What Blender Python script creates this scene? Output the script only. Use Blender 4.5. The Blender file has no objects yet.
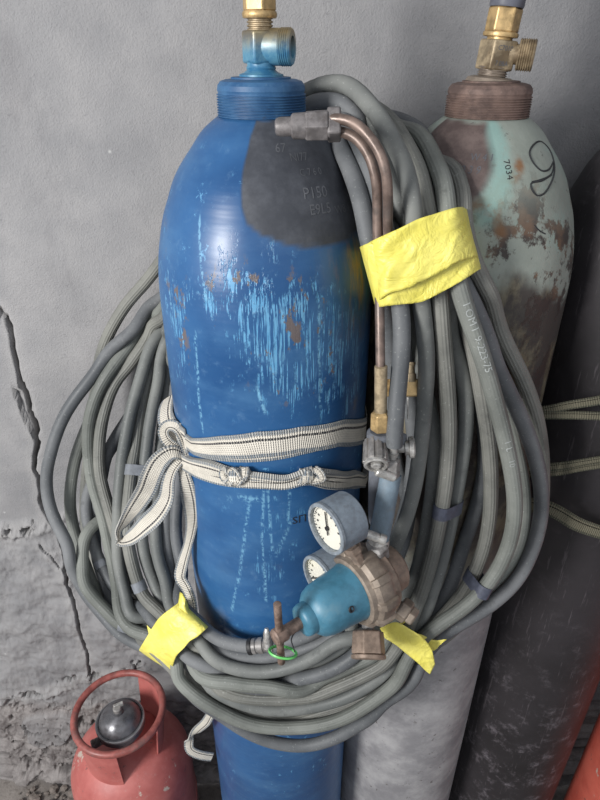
import bpy, bmesh, math, random
from math import sin, cos, pi, sqrt, atan2, radians
from mathutils import Vector, Matrix, noise
random.seed(7)
col = bpy.context.scene.collection
V = Vector

# ------------------------------------------------------------------ camera
H = 1.50; PITCH = radians(30.2); F = 600.0
SP, CP = sin(PITCH), cos(PITCH)
RIGHT = V((1, 0, 0)); UP = V((0, SP, CP)); BACK = V((0, -CP, SP))
CAM = V((0, 0, H))
cd = bpy.data.cameras.new('camera'); cam = bpy.data.objects.new('camera', cd); col.objects.link(cam)
cam.location = CAM; cam.rotation_euler = (pi/2 - PITCH, 0, 0)
cd.sensor_fit = 'VERTICAL'; cd.sensor_height = 32; cd.lens = 24; cd.clip_start = .02
bpy.context.scene.camera = cam

def ray(u, v): return (u-300)/F*RIGHT - BACK + (400-v)/F*UP
def at(u, v, Y):
    d = ray(u, v); return CAM + d*(Y/d.y)
def cdir(r, u, b): return (r*RIGHT + u*UP + b*BACK).normalized()

# ------------------------------------------------------------------ node helpers
class NT:
    def __init__(s, name):
        s.m = bpy.data.materials.new(name); s.m.use_nodes = True
        s.t = s.m.node_tree; s.t.nodes.clear()
        s.out = s.t.nodes.new('ShaderNodeOutputMaterial'); s.p = s.t.nodes.new('ShaderNodeBsdfPrincipled')
        s.t.links.new(s.p.outputs[0], s.out.inputs[0]); s.co = s.t.nodes.new('ShaderNodeTexCoord')
    def put(s, sock, v):
        if hasattr(v, 'is_output'): s.t.links.new(v, sock)
        elif v is not None:
            if isinstance(v, (tuple, list)) and len(v) == 3 and sock.type == 'RGBA': v = (*v, 1)
            sock.default_value = v
    def map(s, scale=(1,1,1), src='Object', loc=(0,0,0), rot=(0,0,0)):
        n = s.t.nodes.new('ShaderNodeMapping'); s.t.links.new(s.co.outputs[src], n.inputs[0])
        n.inputs['Scale'].default_value = scale; n.inputs['Location'].default_value = loc; n.inputs['Rotation'].default_value = rot
        return n.outputs[0]
    def noise(s, scale=5, detail=4, rough=.55, vec=None, dist=0):
        n = s.t.nodes.new('ShaderNodeTexNoise'); s.t.links.new(vec if vec else s.co.outputs['Object'], n.inputs['Vector'])
        n.inputs['Scale'].default_value = scale; n.inputs['Detail'].default_value = detail
        n.inputs['Roughness'].default_value = rough; n.inputs['Distortion'].default_value = dist
        return n.outputs[0]
    def vor(s, scale=5, vec=None, feature='F1'):
        n = s.t.nodes.new('ShaderNodeTexVoronoi'); n.feature = feature
        s.t.links.new(vec if vec else s.co.outputs['Object'], n.inputs['Vector']); n.inputs['Scale'].default_value = scale
        return n.outputs[0]
    def ramp(s, v, a, b, lo=0., hi=1.):
        n = s.t.nodes.new('ShaderNodeMapRange'); n.interpolation_type = 'SMOOTHSTEP'
        s.put(n.inputs[0], v); n.inputs[1].default_value = a; n.inputs[2].default_value = b
        n.inputs[3].default_value = lo; n.inputs[4].default_value = hi
        return n.outputs[0]
    def math(s, op, a, b=0.):
        n = s.t.nodes.new('ShaderNodeMath'); n.operation = op; s.put(n.inputs[0], a); s.put(n.inputs[1], b); return n.outputs[0]
    def mix(s, f, a, b):
        n = s.t.nodes.new('ShaderNodeMix'); n.data_type = 'RGBA'
        s.put(n.inputs[0], f); s.put(n.inputs[6], a); s.put(n.inputs[7], b); return n.outputs[2]
    def attr(s, name):
        n = s.t.nodes.new('ShaderNodeAttribute'); n.attribute_name = name; return n.outputs['Fac']
    def uv(s, scale=(1,1,1)):
        return s.map(scale, 'UV')
    def uvxy(s):
        n = s.t.nodes.new('ShaderNodeSeparateXYZ'); s.t.links.new(s.co.outputs['UV'], n.inputs[0]); return n.outputs[0], n.outputs[1]
    def objxyz(s):
        n = s.t.nodes.new('ShaderNodeSeparateXYZ'); s.t.links.new(s.co.outputs['Object'], n.inputs[0]); return n.outputs
    def bump(s, h, strength=.3, dist=.002, prev=None):
        n = s.t.nodes.new('ShaderNodeBump'); n.inputs['Strength'].default_value = strength; n.inputs['Distance'].default_value = dist
        s.put(n.inputs['Height'], h)
        if prev: s.t.links.new(prev, n.inputs['Normal'])
        return n.outputs[0]
    def fin(s, color=None, rough=None, metal=None, normal=None, spec=None):
        P = s.p.inputs
        if color is not None: s.put(P['Base Color'], color)
        if rough is not None: s.put(P['Roughness'], rough)
        if metal is not None: s.put(P['Metallic'], metal)
        if normal is not None: s.put(P['Normal'], normal)
        if spec is not None: s.put(P['Specular IOR Level'], spec)
        return s.m
def srgb(r, g, b):
    f = lambda c: (c/255/12.92) if c/255 <= .04045 else ((c/255+.055)/1.055)**2.4
    return (f(r), f(g), f(b))

# ------------------------------------------------------------------ mesh builder
class MB:
    def __init__(s): s.v = []; s.f = []; s.uv = []; s.attrs = {}
    def quadgrid(s, rows, closed_u=False, closed_v=False, uvs=None):
        n = len(rows); m = len(rows[0]); b = len(s.v)
        for r in rows: s.v += [tuple(p) for p in r]
        for i in range(n if closed_v else n-1):
            for j in range(m if closed_u else m-1):
                i2 = (i+1) % n; j2 = (j+1) % m
                s.f.append((b+i*m+j, b+i*m+j2, b+i2*m+j2, b+i2*m+j))
                if uvs:
                    a = uvs[i][j]; d = uvs[i2][j] if i2 else uvs[i+1][j] if len(uvs) > n else uvs[i2][j]
                    if j2: bb = uvs[i][j+1]; c = (d[0], bb[1])
                    else: bb = (a[0], 1.); c = (d[0], 1.)
                    s.uv.append((a, bb, c, d))
                else: s.uv.append(((0,0),)*4)
        return b
    def fan(s, idx, p=None):
        if p is None: s.f.append(tuple(idx)); s.uv.append(((0,0),)*len(idx))
        else:
            b = len(s.v); s.v.append(tuple(p))
            for i in range(len(idx)): s.f.append((idx[i], idx[(i+1) % len(idx)], b)); s.uv.append(((0,0),)*3)
    def lathe(s, prof, o, axis=(0,0,1), segs=32, ref=None, a0=0., sx=1., sy=1., cap=True):
        """prof [(r, h)] about axis from origin o, ends capped."""
        ax = V(axis).normalized(); o = V(o)
        rf = V(ref) if ref else (V((0,0,1)) if abs(ax.z) < .9 else V((0,-1,0)))
        x = (rf - ax*rf.dot(ax)).normalized(); y = ax.cross(x)
        rows = []
        for r, h in prof:
            rows.append([o + ax*h + (x*cos(a0+2*pi*k/segs)*sx + y*sin(a0+2*pi*k/segs)*sy)*r for k in range(segs)])
        uvs = [[(h, k/segs) for k in range(segs)] for r, h in prof]
        b = s.quadgrid(rows, closed_u=True, uvs=uvs)
        if not cap: return s
        s.fan([b+k for k in range(segs)][::-1]); e = b+(len(prof)-1)*segs; s.fan([e+k for k in range(segs)])
        return s
    def tube(s, pts, r, segs=12, closed=False, rf=None, cap=True, flat=1.):
        n = len(pts); T = []
        for i in range(n):
            a = pts[(i-1) % n] if (closed or i) else pts[0]; c = pts[(i+1) % n] if (closed or i < n-1) else pts[-1]
            T.append((c-a).normalized())
        nrm = V((0,-1,0)); nrm = (nrm - T[0]*nrm.dot(T[0])).normalized(); N = []
        for i in range(n):
            nrm = (nrm - T[i]*nrm.dot(T[i])).normalized(); N.append(nrm.copy())
        rows = []; uvs = []; L = 0
        for i in range(n):
            if i: L += (pts[i]-pts[i-1]).length
            bn = T[i].cross(N[i]); ri = rf(i/(n-1)) if rf else r
            rows.append([pts[i] + (N[i]*cos(2*pi*k/segs) + bn*sin(2*pi*k/segs)*flat)*ri for k in range(segs)])
            uvs.append([(L, k/segs) for k in range(segs)])
        b = s.quadgrid(rows, closed_u=True, closed_v=closed, uvs=uvs)
        if cap and not closed:
            s.fan([b+k for k in range(segs)][::-1]); e = b+(n-1)*segs; s.fan([e+k for k in range(segs)])
        return s
    def box(s, o, ax, ay, az):
        """box centred at o with half-extent vectors"""
        o = V(o); b = len(s.v)
        for i in (-1,1):
            for j in (-1,1):
                for k in (-1,1): s.v.append(tuple(o + ax*i + ay*j + az*k))
        for f in ((0,1,3,2),(4,6,7,5),(0,4,5,1),(2,3,7,6),(0,2,6,4),(1,5,7,3)):
            s.f.append(tuple(b+q for q in f)); s.uv.append(((0,0),(1,0),(1,1),(0,1)))
        return s
    def build(s, name, mat, parent=None, smooth=True, ang=35, bevel=0, label=None, loc=None):
        me = bpy.data.meshes.new(name)
        off = V(loc) if loc is not None else (PO.get(parent.name, V((0,0,0))) if parent else V((0,0,0)))
        me.from_pydata([tuple(V(p)-off) for p in s.v], [], s.f)
        u = me.uv_layers.new(name='UVMap'); d = [c for f in s.uv for q in f for c in q]
        if len(d) == len(u.data)*2: u.data.foreach_set('uv', d)
        for k, vals in s.attrs.items():
            a = me.attributes.new(k, 'FLOAT', 'POINT'); a.data.foreach_set('value', vals)
        bm = bmesh.new(); bm.from_mesh(me)
        if not getattr(s, 'keep', False): bmesh.ops.recalc_face_normals(bm, faces=bm.faces)
        bm.to_mesh(me); bm.free()
        if smooth:
            me.shade_smooth(); me.set_sharp_from_angle(angle=radians(ang))
        me.materials.append(mat)
        o = bpy.data.objects.new(name, me); col.objects.link(o)
        if parent: o.parent = parent; PO[o.name] = off
        elif loc is not None: o.location = off; PO[o.name] = off
        if bevel:
            bv = o.modifiers.new('bevel', 'BEVEL'); bv.width = bevel; bv.segments = 2; bv.limit_method = 'ANGLE'; bv.angle_limit = radians(40)
        if label: o['label'] = label
        return o
PO = {}
def thing(name, label, cat, loc=(0,0,0), group=None):
    o = bpy.data.objects.new(name, None); col.objects.link(o); o.location = loc; o.empty_display_size = .05
    o['label'] = label; o['category'] = cat; PO[o.name] = V(loc)
    if group: o['group'] = group
    return o
def tag(o, label, cat, group=None, kind=None):
    o['label'] = label; o['category'] = cat
    if group: o['group'] = group
    if kind: o['kind'] = kind
def struct(o, label=None):
    o['kind'] = 'structure'
    if label: o['label'] = label
    return o

def spline(P, step=.008, closed=False, smooth=2):
    P = [V(p) for p in P]; n = len(P); out = []
    segs = n if closed else n-1
    for i in range(segs):
        if closed: p0, p1, p2, p3 = P[i-1], P[i], P[(i+1) % n], P[(i+2) % n]
        else:
            p1, p2 = P[i], P[i+1]; p0 = P[i-1] if i else p1*2-p2; p3 = P[i+2] if i+2 < n else p2*2-p1
        t0 = 0; t1 = max((p1-p0).length**.5, 1e-4); t2 = t1+max((p2-p1).length**.5, 1e-4); t3 = t2+max((p3-p2).length**.5, 1e-4)
        k = max(1, int((p2-p1).length/step))
        for j in range(k):
            t = t1+(t2-t1)*j/k
            A1 = p0*((t1-t)/(t1-t0))+p1*((t-t0)/(t1-t0)); A2 = p1*((t2-t)/(t2-t1))+p2*((t-t1)/(t2-t1)); A3 = p2*((t3-t)/(t3-t2))+p3*((t-t2)/(t3-t2))
            B1 = A1*((t2-t)/(t2-t0))+A2*((t-t0)/(t2-t0)); B2 = A2*((t3-t)/(t3-t1))+A3*((t-t1)/(t3-t1))
            out.append(B1*((t2-t)/(t2-t1))+B2*((t-t1)/(t2-t1)))
    if not closed: out.append(P[-1])
    for _ in range(smooth):
        q = list(out)
        for i in range(len(out)):
            if closed or 0 < i < len(out)-1: q[i] = out[i]*.5+(out[i-1]+out[(i+1) % len(out)])*.25
        out = q
    return out

# ------------------------------------------------------------------ materials
def m_hose(name, c1, c2, ribs=0.0, sheen=.5):
    n = NT(name)
    a = n.noise(9, 5, .6); sp = n.noise(420, 2, .6)
    c = n.mix(n.ramp(a, .35, .68), c1, c2)
    c = n.mix(n.ramp(sp, .62, .78, 0, .45), c, srgb(176,178,174))
    dk = n.noise(60, 4, .7); c = n.mix(n.ramp(dk, .58, .75, 0, .4), c, srgb(58,60,60))
    ux, uy = n.uvxy()
    nn = None
    if ribs:
        w = n.math('SINE', n.math('MULTIPLY', uy, 2*pi*16)); nn = n.bump(w, ribs, .0006)
    nn = n.bump(n.noise(500, 3, .6), .25, .0006, nn)
    return n.fin(c, n.ramp(a, .3, .7, .48, .7), 0, nn, .35)
HOSES = [m_hose('hose_rubber', srgb(92,95,94), srgb(124,126,123)),
         m_hose('hose_rubber_ribbed', srgb(98,99,95), srgb(132,132,126), .35),
         m_hose('hose_rubber_dark', srgb(82,85,88), srgb(112,114,116)),
         m_hose('hose_rubber_worn', srgb(96,99,95), srgb(124,127,122), .2)]
def m_simple(name, c, rough=.5, metal=0., var=.25, bump=.15, scale=60, spec=.5, dirt=None):
    n = NT(name); a = n.noise(scale, 5, .65)
    dk = tuple(x*(1-var) for x in c); lt = tuple(min(1, x*(1+var)) for x in c)
    cc = n.mix(n.ramp(a, .35, .65), dk, lt)
    if dirt:
        b = n.noise(scale*.4, 6, .7); cc = n.mix(n.ramp(b, .5, .66, 0, .8), cc, dirt)
    return n.fin(cc, n.ramp(a, .3, .7, max(.05, rough-.1), rough+.12), metal, n.bump(a, bump, .001), spec)
BRASS = m_simple('brass', srgb(186,158,112), .42, .55, .25, .2, 90, dirt=srgb(120,92,56))
BRASS_OLD = m_simple('aged_brass', srgb(160,144,118), .5, .4, .3, .3, 90, dirt=srgb(104,88,68))
BRASS_DULL = m_simple('dull_brown_metal', srgb(134,122,110), .5, .3, .2, .3, 80, dirt=srgb(112,101,92))
BRONZE_NUT = m_simple('dusty_brass_nut', srgb(134,117,104), .52, .25, .25, .3, 80, dirt=srgb(106,90,78))
CHROME = m_simple('worn_chrome', srgb(178,176,172), .36, .5, .25, .25, 120, dirt=srgb(110,106,102))
NOZ = m_simple('nozzle_metal', srgb(112,108,108), .5, .25, .25, .3, 100, dirt=srgb(80,74,72))
STEEL = m_simple('grey_steel', srgb(132,129,127), .5, .3, .25, .3, 100, dirt=srgb(86,80,76))
RUSTY = m_simple('rusty_steel', srgb(122,104,94), .6, .3, .35, .5, 120, dirt=srgb(84,62,50))
COPPER = m_simple('tarnished_copper', srgb(118,102,94), .42, .35, .3, .3, 70, dirt=srgb(96,88,84))
BLACK = m_simple('black_band', srgb(74,78,92), .55, 0, .2, .2, 200)
BLACK_PL = m_simple('black_plastic', srgb(34,34,36), .5, 0, .3, .2, 200)
GAUGE_CASE = m_simple('gauge_case_paint', srgb(112,122,132), .55, .05, .12, .2, 200, dirt=srgb(98,104,112))
GAUGE_RIM = m_simple('gauge_rim', srgb(126,134,142), .45, .1, .2, .1, 200)
GAUGE_FACE = m_simple('gauge_face', srgb(214,212,202), .4, 0, .04, .02, 40)
INK = m_simple('dark_ink', srgb(40,40,44), .6, 0, .1, 0, 40)
BONNET = m_simple('blue_enamel', srgb(62,112,134), .38, 0, .18, .2, 45, dirt=srgb(90,128,144))
HOSE_BLUE = m_simple('blue_grey_hose', srgb(108,124,136), .65, 0, .14, .15, 120, dirt=srgb(116,122,126))
GREEN = m_simple('green_plastic', srgb(96,182,96), .4, 0, .2, .05, 60)
HANDLE = m_simple('torch_handle_grey', srgb(96,99,106), .6, 0, .15, .2, 160)
def m_tape():
    n = NT('yellow_tape'); a = n.noise(30, 5, .6); b = n.noise(9, 3, .5, dist=1.2)
    c = n.mix(n.ramp(a, .3, .7), srgb(214,203,88), srgb(232,222,116))
    c = n.mix(n.ramp(b, .55, .7, 0, .35), c, srgb(206,196,84))
    m = n.fin(c, .42, 0, n.bump(n.noise(38, 4, .55, dist=3.5), .6, .004), .5)
    return m
TAPE = m_tape()
def m_strap(name, base, st1, st2):
    n = NT(name); ux, uy = n.uvxy()
    c = n.mix(n.ramp(n.noise(40, 5, .65), .35, .7), tuple(x*.85 for x in base), base)
    def band(c0, w, fac, colr, c):
        d = n.math('ABSOLUTE', n.math('SUBTRACT', uy, c0)); f = n.ramp(d, w*.8, w, fac, 0)
        dash = n.math('GREATER_THAN', n.math('SINE', n.math('MULTIPLY', ux, 2*pi*330)), -.35)
        return n.mix(n.math('MULTIPLY', f, n.ramp(dash, 0, 1, .55, 1)), c, colr)
    c = band(.08, .09, .9, st1, c); c = band(.93, .08, .8, st1, c); c = band(.70, .05, 1., st2, c)
    wx = n.math('SINE', n.math('MULTIPLY', ux, 2*pi*420)); wy = n.math('SINE', n.math('MULTIPLY', uy, 2*pi*11))
    w = n.math('MULTIPLY', wx, n.math('ADD', n.math('MULTIPLY', wy, .5), .7))
    c = n.mix(n.ramp(w, -1, -.1, .35, 0), c, tuple(x*.3 for x in base))
    return n.fin(c, .9, 0, n.bump(w, .7, .0012), .1)
STRAP = m_strap('woven_strap', srgb(226,220,208), srgb(96,110,124), srgb(44,46,54))
STRAP2 = m_strap('dusty_woven_strap', srgb(118,114,98), srgb(70,72,64), srgb(34,34,30))

def m_wall():
    n = NT('grey_plaster'); P = n.co.outputs['Object']; x, y, z = n.objxyz()
    big = n.noise(2.2, 5, .6); mid = n.noise(14, 6, .65); fine = n.noise(160, 4, .7); grit = n.noise(420, 3, .6)
    c = n.mix(n.ramp(big, .3, .7), srgb(128,128,130), srgb(150,149,150))
    c = n.mix(n.ramp(mid, .35, .75, 0, .5), c, srgb(162,160,160))
    c = n.mix(n.ramp(n.noise(5, 6, .7, vec=n.map((1,1,.35))), .55, .75, 0, .45), c, srgb(112,110,112))
    c = n.mix(n.ramp(fine, .58, .75, 0, .4), c, srgb(104,103,106))
    c = n.mix(n.ramp(n.vor(16), .0, .05, .65, 0), c, srgb(196,196,194))
    c = n.mix(n.attr('mud'), c, n.mix(n.ramp(n.noise(25, 6, .7), .35, .65), srgb(120,115,114), srgb(156,151,149)))
    c = n.mix(n.attr('dark'), c, srgb(34,31,31))
    c = n.mix(n.attr('pale'), c, srgb(182,180,178))
    h = n.math('ADD', n.math('MULTIPLY', fine, .6), grit)
    nn = n.bump(mid, .35, .006); nn = n.bump(h, .55, .0022, nn)
    return n.fin(c, .9, 0, nn, .15)
WALL = m_wall()
def m_floor():
    n = NT('dusty_floor'); a = n.noise(8, 6, .65); b = n.noise(90, 5, .7)
    c = n.mix(n.ramp(a, .3, .7), srgb(112,106,102), srgb(146,140,135)); c = n.mix(n.ramp(b, .5, .75, 0, .6), c, srgb(78,72,68))
    return n.fin(c, .92, 0, n.bump(b, .8, .004), .1)
FLOOR = m_floor()

def m_blue():
    n = NT('worn_blue_paint')
    a = n.noise(6, 5, .6)
    c = n.mix(n.ramp(a, .3, .7), srgb(28,70,116), srgb(42,90,138))
    c = n.mix(n.ramp(n.noise(1, 5, .65, vec=n.map((9,9,20))), .42, .75, 0, .5), c, srgb(72,116,156))
    c = n.mix(n.ramp(n.noise(90, 5, .7), .55, .8, 0, .3), c, srgb(104,140,172))
    w = n.attr('wear')
    # vertical scratches down to a lighter coat
    sc = None
    for sx, sz, t, lx in ((620,14,.53,0), (260,14,.60,4), (420,22,.575,8)):
        s1 = n.noise(1, 3, .6, vec=n.map((sx,sx,sz), loc=(lx,lx,lx))); q = n.ramp(s1, t, t+.04)
        sc = q if sc is None else n.math('MAXIMUM', sc, q)
    s2 = n.noise(1, 5, .7, vec=n.map((60,60,34)))
    sc = n.math('MULTIPLY', sc, n.ramp(n.math('ADD', s2, n.math('MULTIPLY', w, .22)), .63, .74))
    sc = n.math('MULTIPLY', sc, n.ramp(w, .05, .5))
    c = n.mix(n.math('MULTIPLY', sc, .85), c, n.mix(n.noise(70, 3, .6), srgb(66,140,188), srgb(122,174,204)))
    fl = n.math('MULTIPLY', n.ramp(n.noise(1, 7, .78, vec=n.map((65,65,50))), .60, .65), n.ramp(n.noise(7, 3, .6, vec=n.map(loc=(3,1,2))), .45, .58))
    c = n.mix(n.math('MULTIPLY', fl, .7), c, srgb(104,162,200))
    ln = n.math('MULTIPLY', n.attr('line'), n.ramp(n.noise(260, 3, .6), .42, .56))
    c = n.mix(ln, c, srgb(128,182,210))
    ch = n.math('MULTIPLY', n.ramp(n.noise(1, 6, .72, vec=n.map((48,48,26), loc=(5,2,1))), .585, .62), n.ramp(w, .3, .8))
    c = n.mix(ch, c, srgb(98,90,90))
    st = n.attr('stain')
    ol = n.mix(n.ramp(n.noise(1, 4, .65, vec=n.map((110,110,14))), .48, .6), srgb(66,90,96), srgb(132,106,62))
    c = n.mix(n.math('MULTIPLY', st, n.ramp(n.noise(1, 5, .65, vec=n.map((60,60,14))), .38, .58, .3, 1)), c, ol)
    pt = n.attr('patch'); dk = n.mix(n.ramp(n.noise(30, 5, .7), .35, .7), srgb(54,57,64), srgb(76,79,86))
    c = n.mix(pt, c, dk)
    c = n.mix(n.math('MULTIPLY', n.attr('scuff'), n.ramp(n.noise(50, 4, .7), .42, .6)), c, srgb(140,152,164))
    hgt = n.math('ADD', n.math('MULTIPLY', sc, -1), n.math('MULTIPLY', pt, -.8))
    r = n.math('ADD', n.ramp(a, .3, .7, .30, .42), n.math('MULTIPLY', pt, .22))
    nn = n.bump(n.noise(1, 3, .5, vec=n.map((5,5,42))), .16, .006); nn = n.bump(hgt, .35, .001, nn)
    return n.fin(c, r, 0, nn, .5)
BLUE = m_blue()
def m_bluecollar():
    n = NT('blue_collar_paint'); a = n.noise(40, 5, .7)
    c = n.mix(n.ramp(a, .35, .65), srgb(38,78,118), srgb(58,98,136)); c = n.mix(n.ramp(n.noise(110, 5, .7), .6, .72, 0, .7), c, srgb(96,124,150))
    c = n.mix(n.ramp(n.noise(30, 5, .8), .62, .7, 0, .6), c, srgb(70,60,56))
    return n.fin(c, .5, 0, n.bump(a, .3, .001), .4)
BLUEC = m_bluecollar()
def m_valve():
    n = NT('brass_blue_fade'); x, y, z = n.objxyz(); a = n.noise(50, 5, .7)
    g = n.ramp(n.math('ADD', z, n.math('MULTIPLY', a, .014)), H+.0035, H+.026)
    c = n.mix(g, n.mix(n.ramp(a, .4, .6), srgb(52,106,142), srgb(86,136,160)), n.mix(n.ramp(a, .4, .6), srgb(140,124,92), srgb(172,154,116)))
    return n.fin(c, .42, n.ramp(g, 0, 1, .05, .65), n.bump(a, .2, .001), .5)
VALVE_BLUE = m_valve()
def m_grey():
    n = NT('worn_grey_green_paint'); a = n.noise(7, 6, .65)
    lo = n.attr('low')
    c = n.mix(n.ramp(a, .3, .7), srgb(130,136,128), srgb(154,160,152))
    c = n.mix(n.ramp(n.noise(20, 5, .7), .5, .7, 0, .5), c, srgb(140,168,160))
    c = n.mix(lo, c, n.mix(n.ramp(n.noise(12, 6, .7), .35, .7), srgb(128,127,130), srgb(168,167,168)))
    # chips to dark primer and rust
    ch = n.math('MULTIPLY', n.ramp(n.noise(1, 7, .72, vec=n.map((22,22,18))), .50, .56), n.attr('wear'))
    c = n.mix(ch, c, n.mix(n.ramp(n.noise(40, 4, .6), .4, .6), srgb(62,54,52), srgb(104,80,64)))
    sp = n.math('MULTIPLY', n.ramp(n.noise(70, 6, .7), .62, .68), .7); c = n.mix(sp, c, srgb(74,68,66))
    c = n.mix(n.attr('patch'), c, n.mix(n.ramp(n.noise(30, 6, .7), .35, .7), srgb(82,70,68), srgb(112,98,94)))
    c = n.mix(n.math('MULTIPLY', n.attr('rust'), n.ramp(n.noise(35, 5, .7), .35, .55)), c, srgb(126,94,68))
    c = n.mix(n.math('MULTIPLY', n.attr('aqua'), n.ramp(n.noise(40, 5, .7), .35, .5, .4, 1)), c, srgb(130,162,156))
    c = n.mix(n.attr('brown'), c, n.mix(n.ramp(n.noise(1, 6, .7, vec=n.map((20,20,12))), .46, .62), srgb(58,50,48), srgb(112,104,86)))
    return n.fin(c, .62, 0, n.bump(n.math('ADD', n.noise(60, 5, .7), n.math('MULTIPLY', ch, -1.)), .4, .0015), .3)
GREY = m_grey()
def m_greycollar():
    n = NT('brown_primer_collar'); a = n.noise(45, 5, .7)
    c = n.mix(n.ramp(a, .35, .65), srgb(86,72,68), srgb(124,104,96)); c = n.mix(n.ramp(n.noise(120, 5, .7), .6, .72, 0, .6), c, srgb(150,134,124))
    return n.fin(c, .65, .1, n.bump(a, .3, .001), .3)
GREYC = m_greycollar()
def m_black_cyl():
    n = NT('scuffed_black_paint'); a = n.noise(6, 5, .6)
    c = n.mix(n.ramp(a, .3, .7), srgb(34,32,34), srgb(50,47,50))
    x, y, z = n.objxyz()
    low = n.ramp(z, .35, .85, 1, .12)
    sc = n.math('MULTIPLY', n.ramp(n.noise(30, 8, .8), .5, .72), low)
    c = n.mix(n.math('MULTIPLY', sc, .8), c, srgb(124,118,124))
    c = n.mix(n.math('MULTIPLY', n.ramp(n.noise(1, 4, .7, vec=n.map((160,160,12), rot=(.2,.1,0))), .60, .66), .35), c, srgb(104,98,102))
    c = n.mix(n.math('MULTIPLY', n.ramp(n.noise(1, 3, .7, vec=n.map((12,12,180))), .60, .66), n.math('MULTIPLY', sc, .8)), c, srgb(140,134,138))
    return n.fin(c, .5, 0, n.bump(n.noise(80, 4, .6), .2, .001), .4)
BLACKC = m_black_cyl()
def m_red(name='worn_red_paint', ca=srgb(156,80,76), cb=srgb(184,108,102)):
    n = NT(name); a = n.noise(12, 6, .65)
    c = n.mix(n.ramp(a, .3, .7), ca, cb)
    c = n.mix(n.ramp(n.noise(35, 6, .75), .62, .66, 0, .8), c, srgb(96,74,70))
    c = n.mix(n.ramp(n.noise(9, 6, .7, vec=n.map(loc=(4,4,1))), .64, .67, 0, .9), c, srgb(186,176,164))
    c = n.mix(n.ramp(n.noise(140, 4, .7), .56, .75, 0, .35), c, srgb(178,140,134))
    return n.fin(c, .48, 0, n.bump(n.noise(60, 5, .6), .25, .0015), .45)
RED = m_red(); RED2 = m_red('faded_red_paint', srgb(176,76,64), srgb(206,104,88))
RING = m_simple('grimy_red_paint', srgb(146,82,76), .5, .05, .25, .3, 60, dirt=srgb(112,88,84))
CAPM = m_simple('grey_cap_metal', srgb(108,108,112), .34, .5, .2, .2, 60, dirt=srgb(90,88,90))
CAP_RIM = m_simple('pale_cap_rim', srgb(140,140,142), .4, .3, .2, .2, 60)
STONE = m_simple('rubble', srgb(120,112,106), .9, 0, .3, .5, 60)
MARKER = m_simple('black_marker', srgb(40,42,44), .7, 0, .1, 0, 40)
SCRIBE = m_simple('scribed_metal', srgb(92,94,99), .6, .1, .2, 0, 40)
GREY_CAP = m_simple('grey_plastic_cap', srgb(92,94,104), .5, 0, .15, .1, 60)

# ------------------------------------------------------------------ wall, floor
WY = .795
def px_wall(u, v): p = at(u, v, WY); return (p.x, p.z)
def seg_d(px, pz, a, b):
    dx, dz = b[0]-a[0], b[1]-a[1]; L = dx*dx+dz*dz; t = max(0, min(1, ((px-a[0])*dx+(pz-a[1])*dz)/L)) if L else 0
    return sqrt((px-a[0]-t*dx)**2+(pz-a[1]-t*dz)**2), t
crack = [px_wall(*p) for p in ((-12,300),(0,311),(9,325),(13,345),(17,368),(20,380),(24,400),(30,418),(36,438),(38,442),(35,458),(34,468),(40,480),(41,500),(44,512),(55,528))]
crack2 = [px_wall(*p) for p in ((55,528),(63,548),(66,565),(68,585),(74,600),(80,625),(86,650),(91,672))]
crack3 = [px_wall(*p) for p in ((40,545),(52,556),(60,566),(66,568))]
chip = [px_wall(*p) for p in ((12,392),(20,410),(28,430),(36,440),(40,425),(32,405),(24,385))]
joint = [px_wall(*p) for p in ((-60,530),(0,531),(20,530),(38,528),(60,520),(120,505),(250,500))]
joint2 = [px_wall(*p) for p in ((-60,700),(0,697),(20,696),(50,690),(92,676),(140,665),(300,660),(600,660))]
mud = [px_wall(*p) for p in ((50,725),)][0]
def inpoly(x, z, P):
    c = False
    for i in range(len(P)):
        a, b = P[i], P[i-1]
        if (a[1] > z) != (b[1] > z) and x < (b[0]-a[0])*(z-a[1])/(b[1]-a[1])+a[0]: c = not c
    return c
def frange(a, b, n): return [a+(b-a)*i/n for i in range(n)]
xs = frange(-2.6, -.68, 12)+frange(-.68, -.42, 170)+frange(-.42, -.30, 50)+frange(-.30, .62, 90)+frange(.62, 2.6, 12)+[2.6]
zs = frange(0, .98, 270)+frange(.98, 1.65, 60)+frange(1.65, 2.7, 8)+[2.7]
w = MB(); rows = []; dark = []; pale = []; mudv = []
sstep = lambda a, b, t: (lambda q: q*q*(3-2*q))(max(0, min(1, (t-a)/(b-a))))
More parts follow.
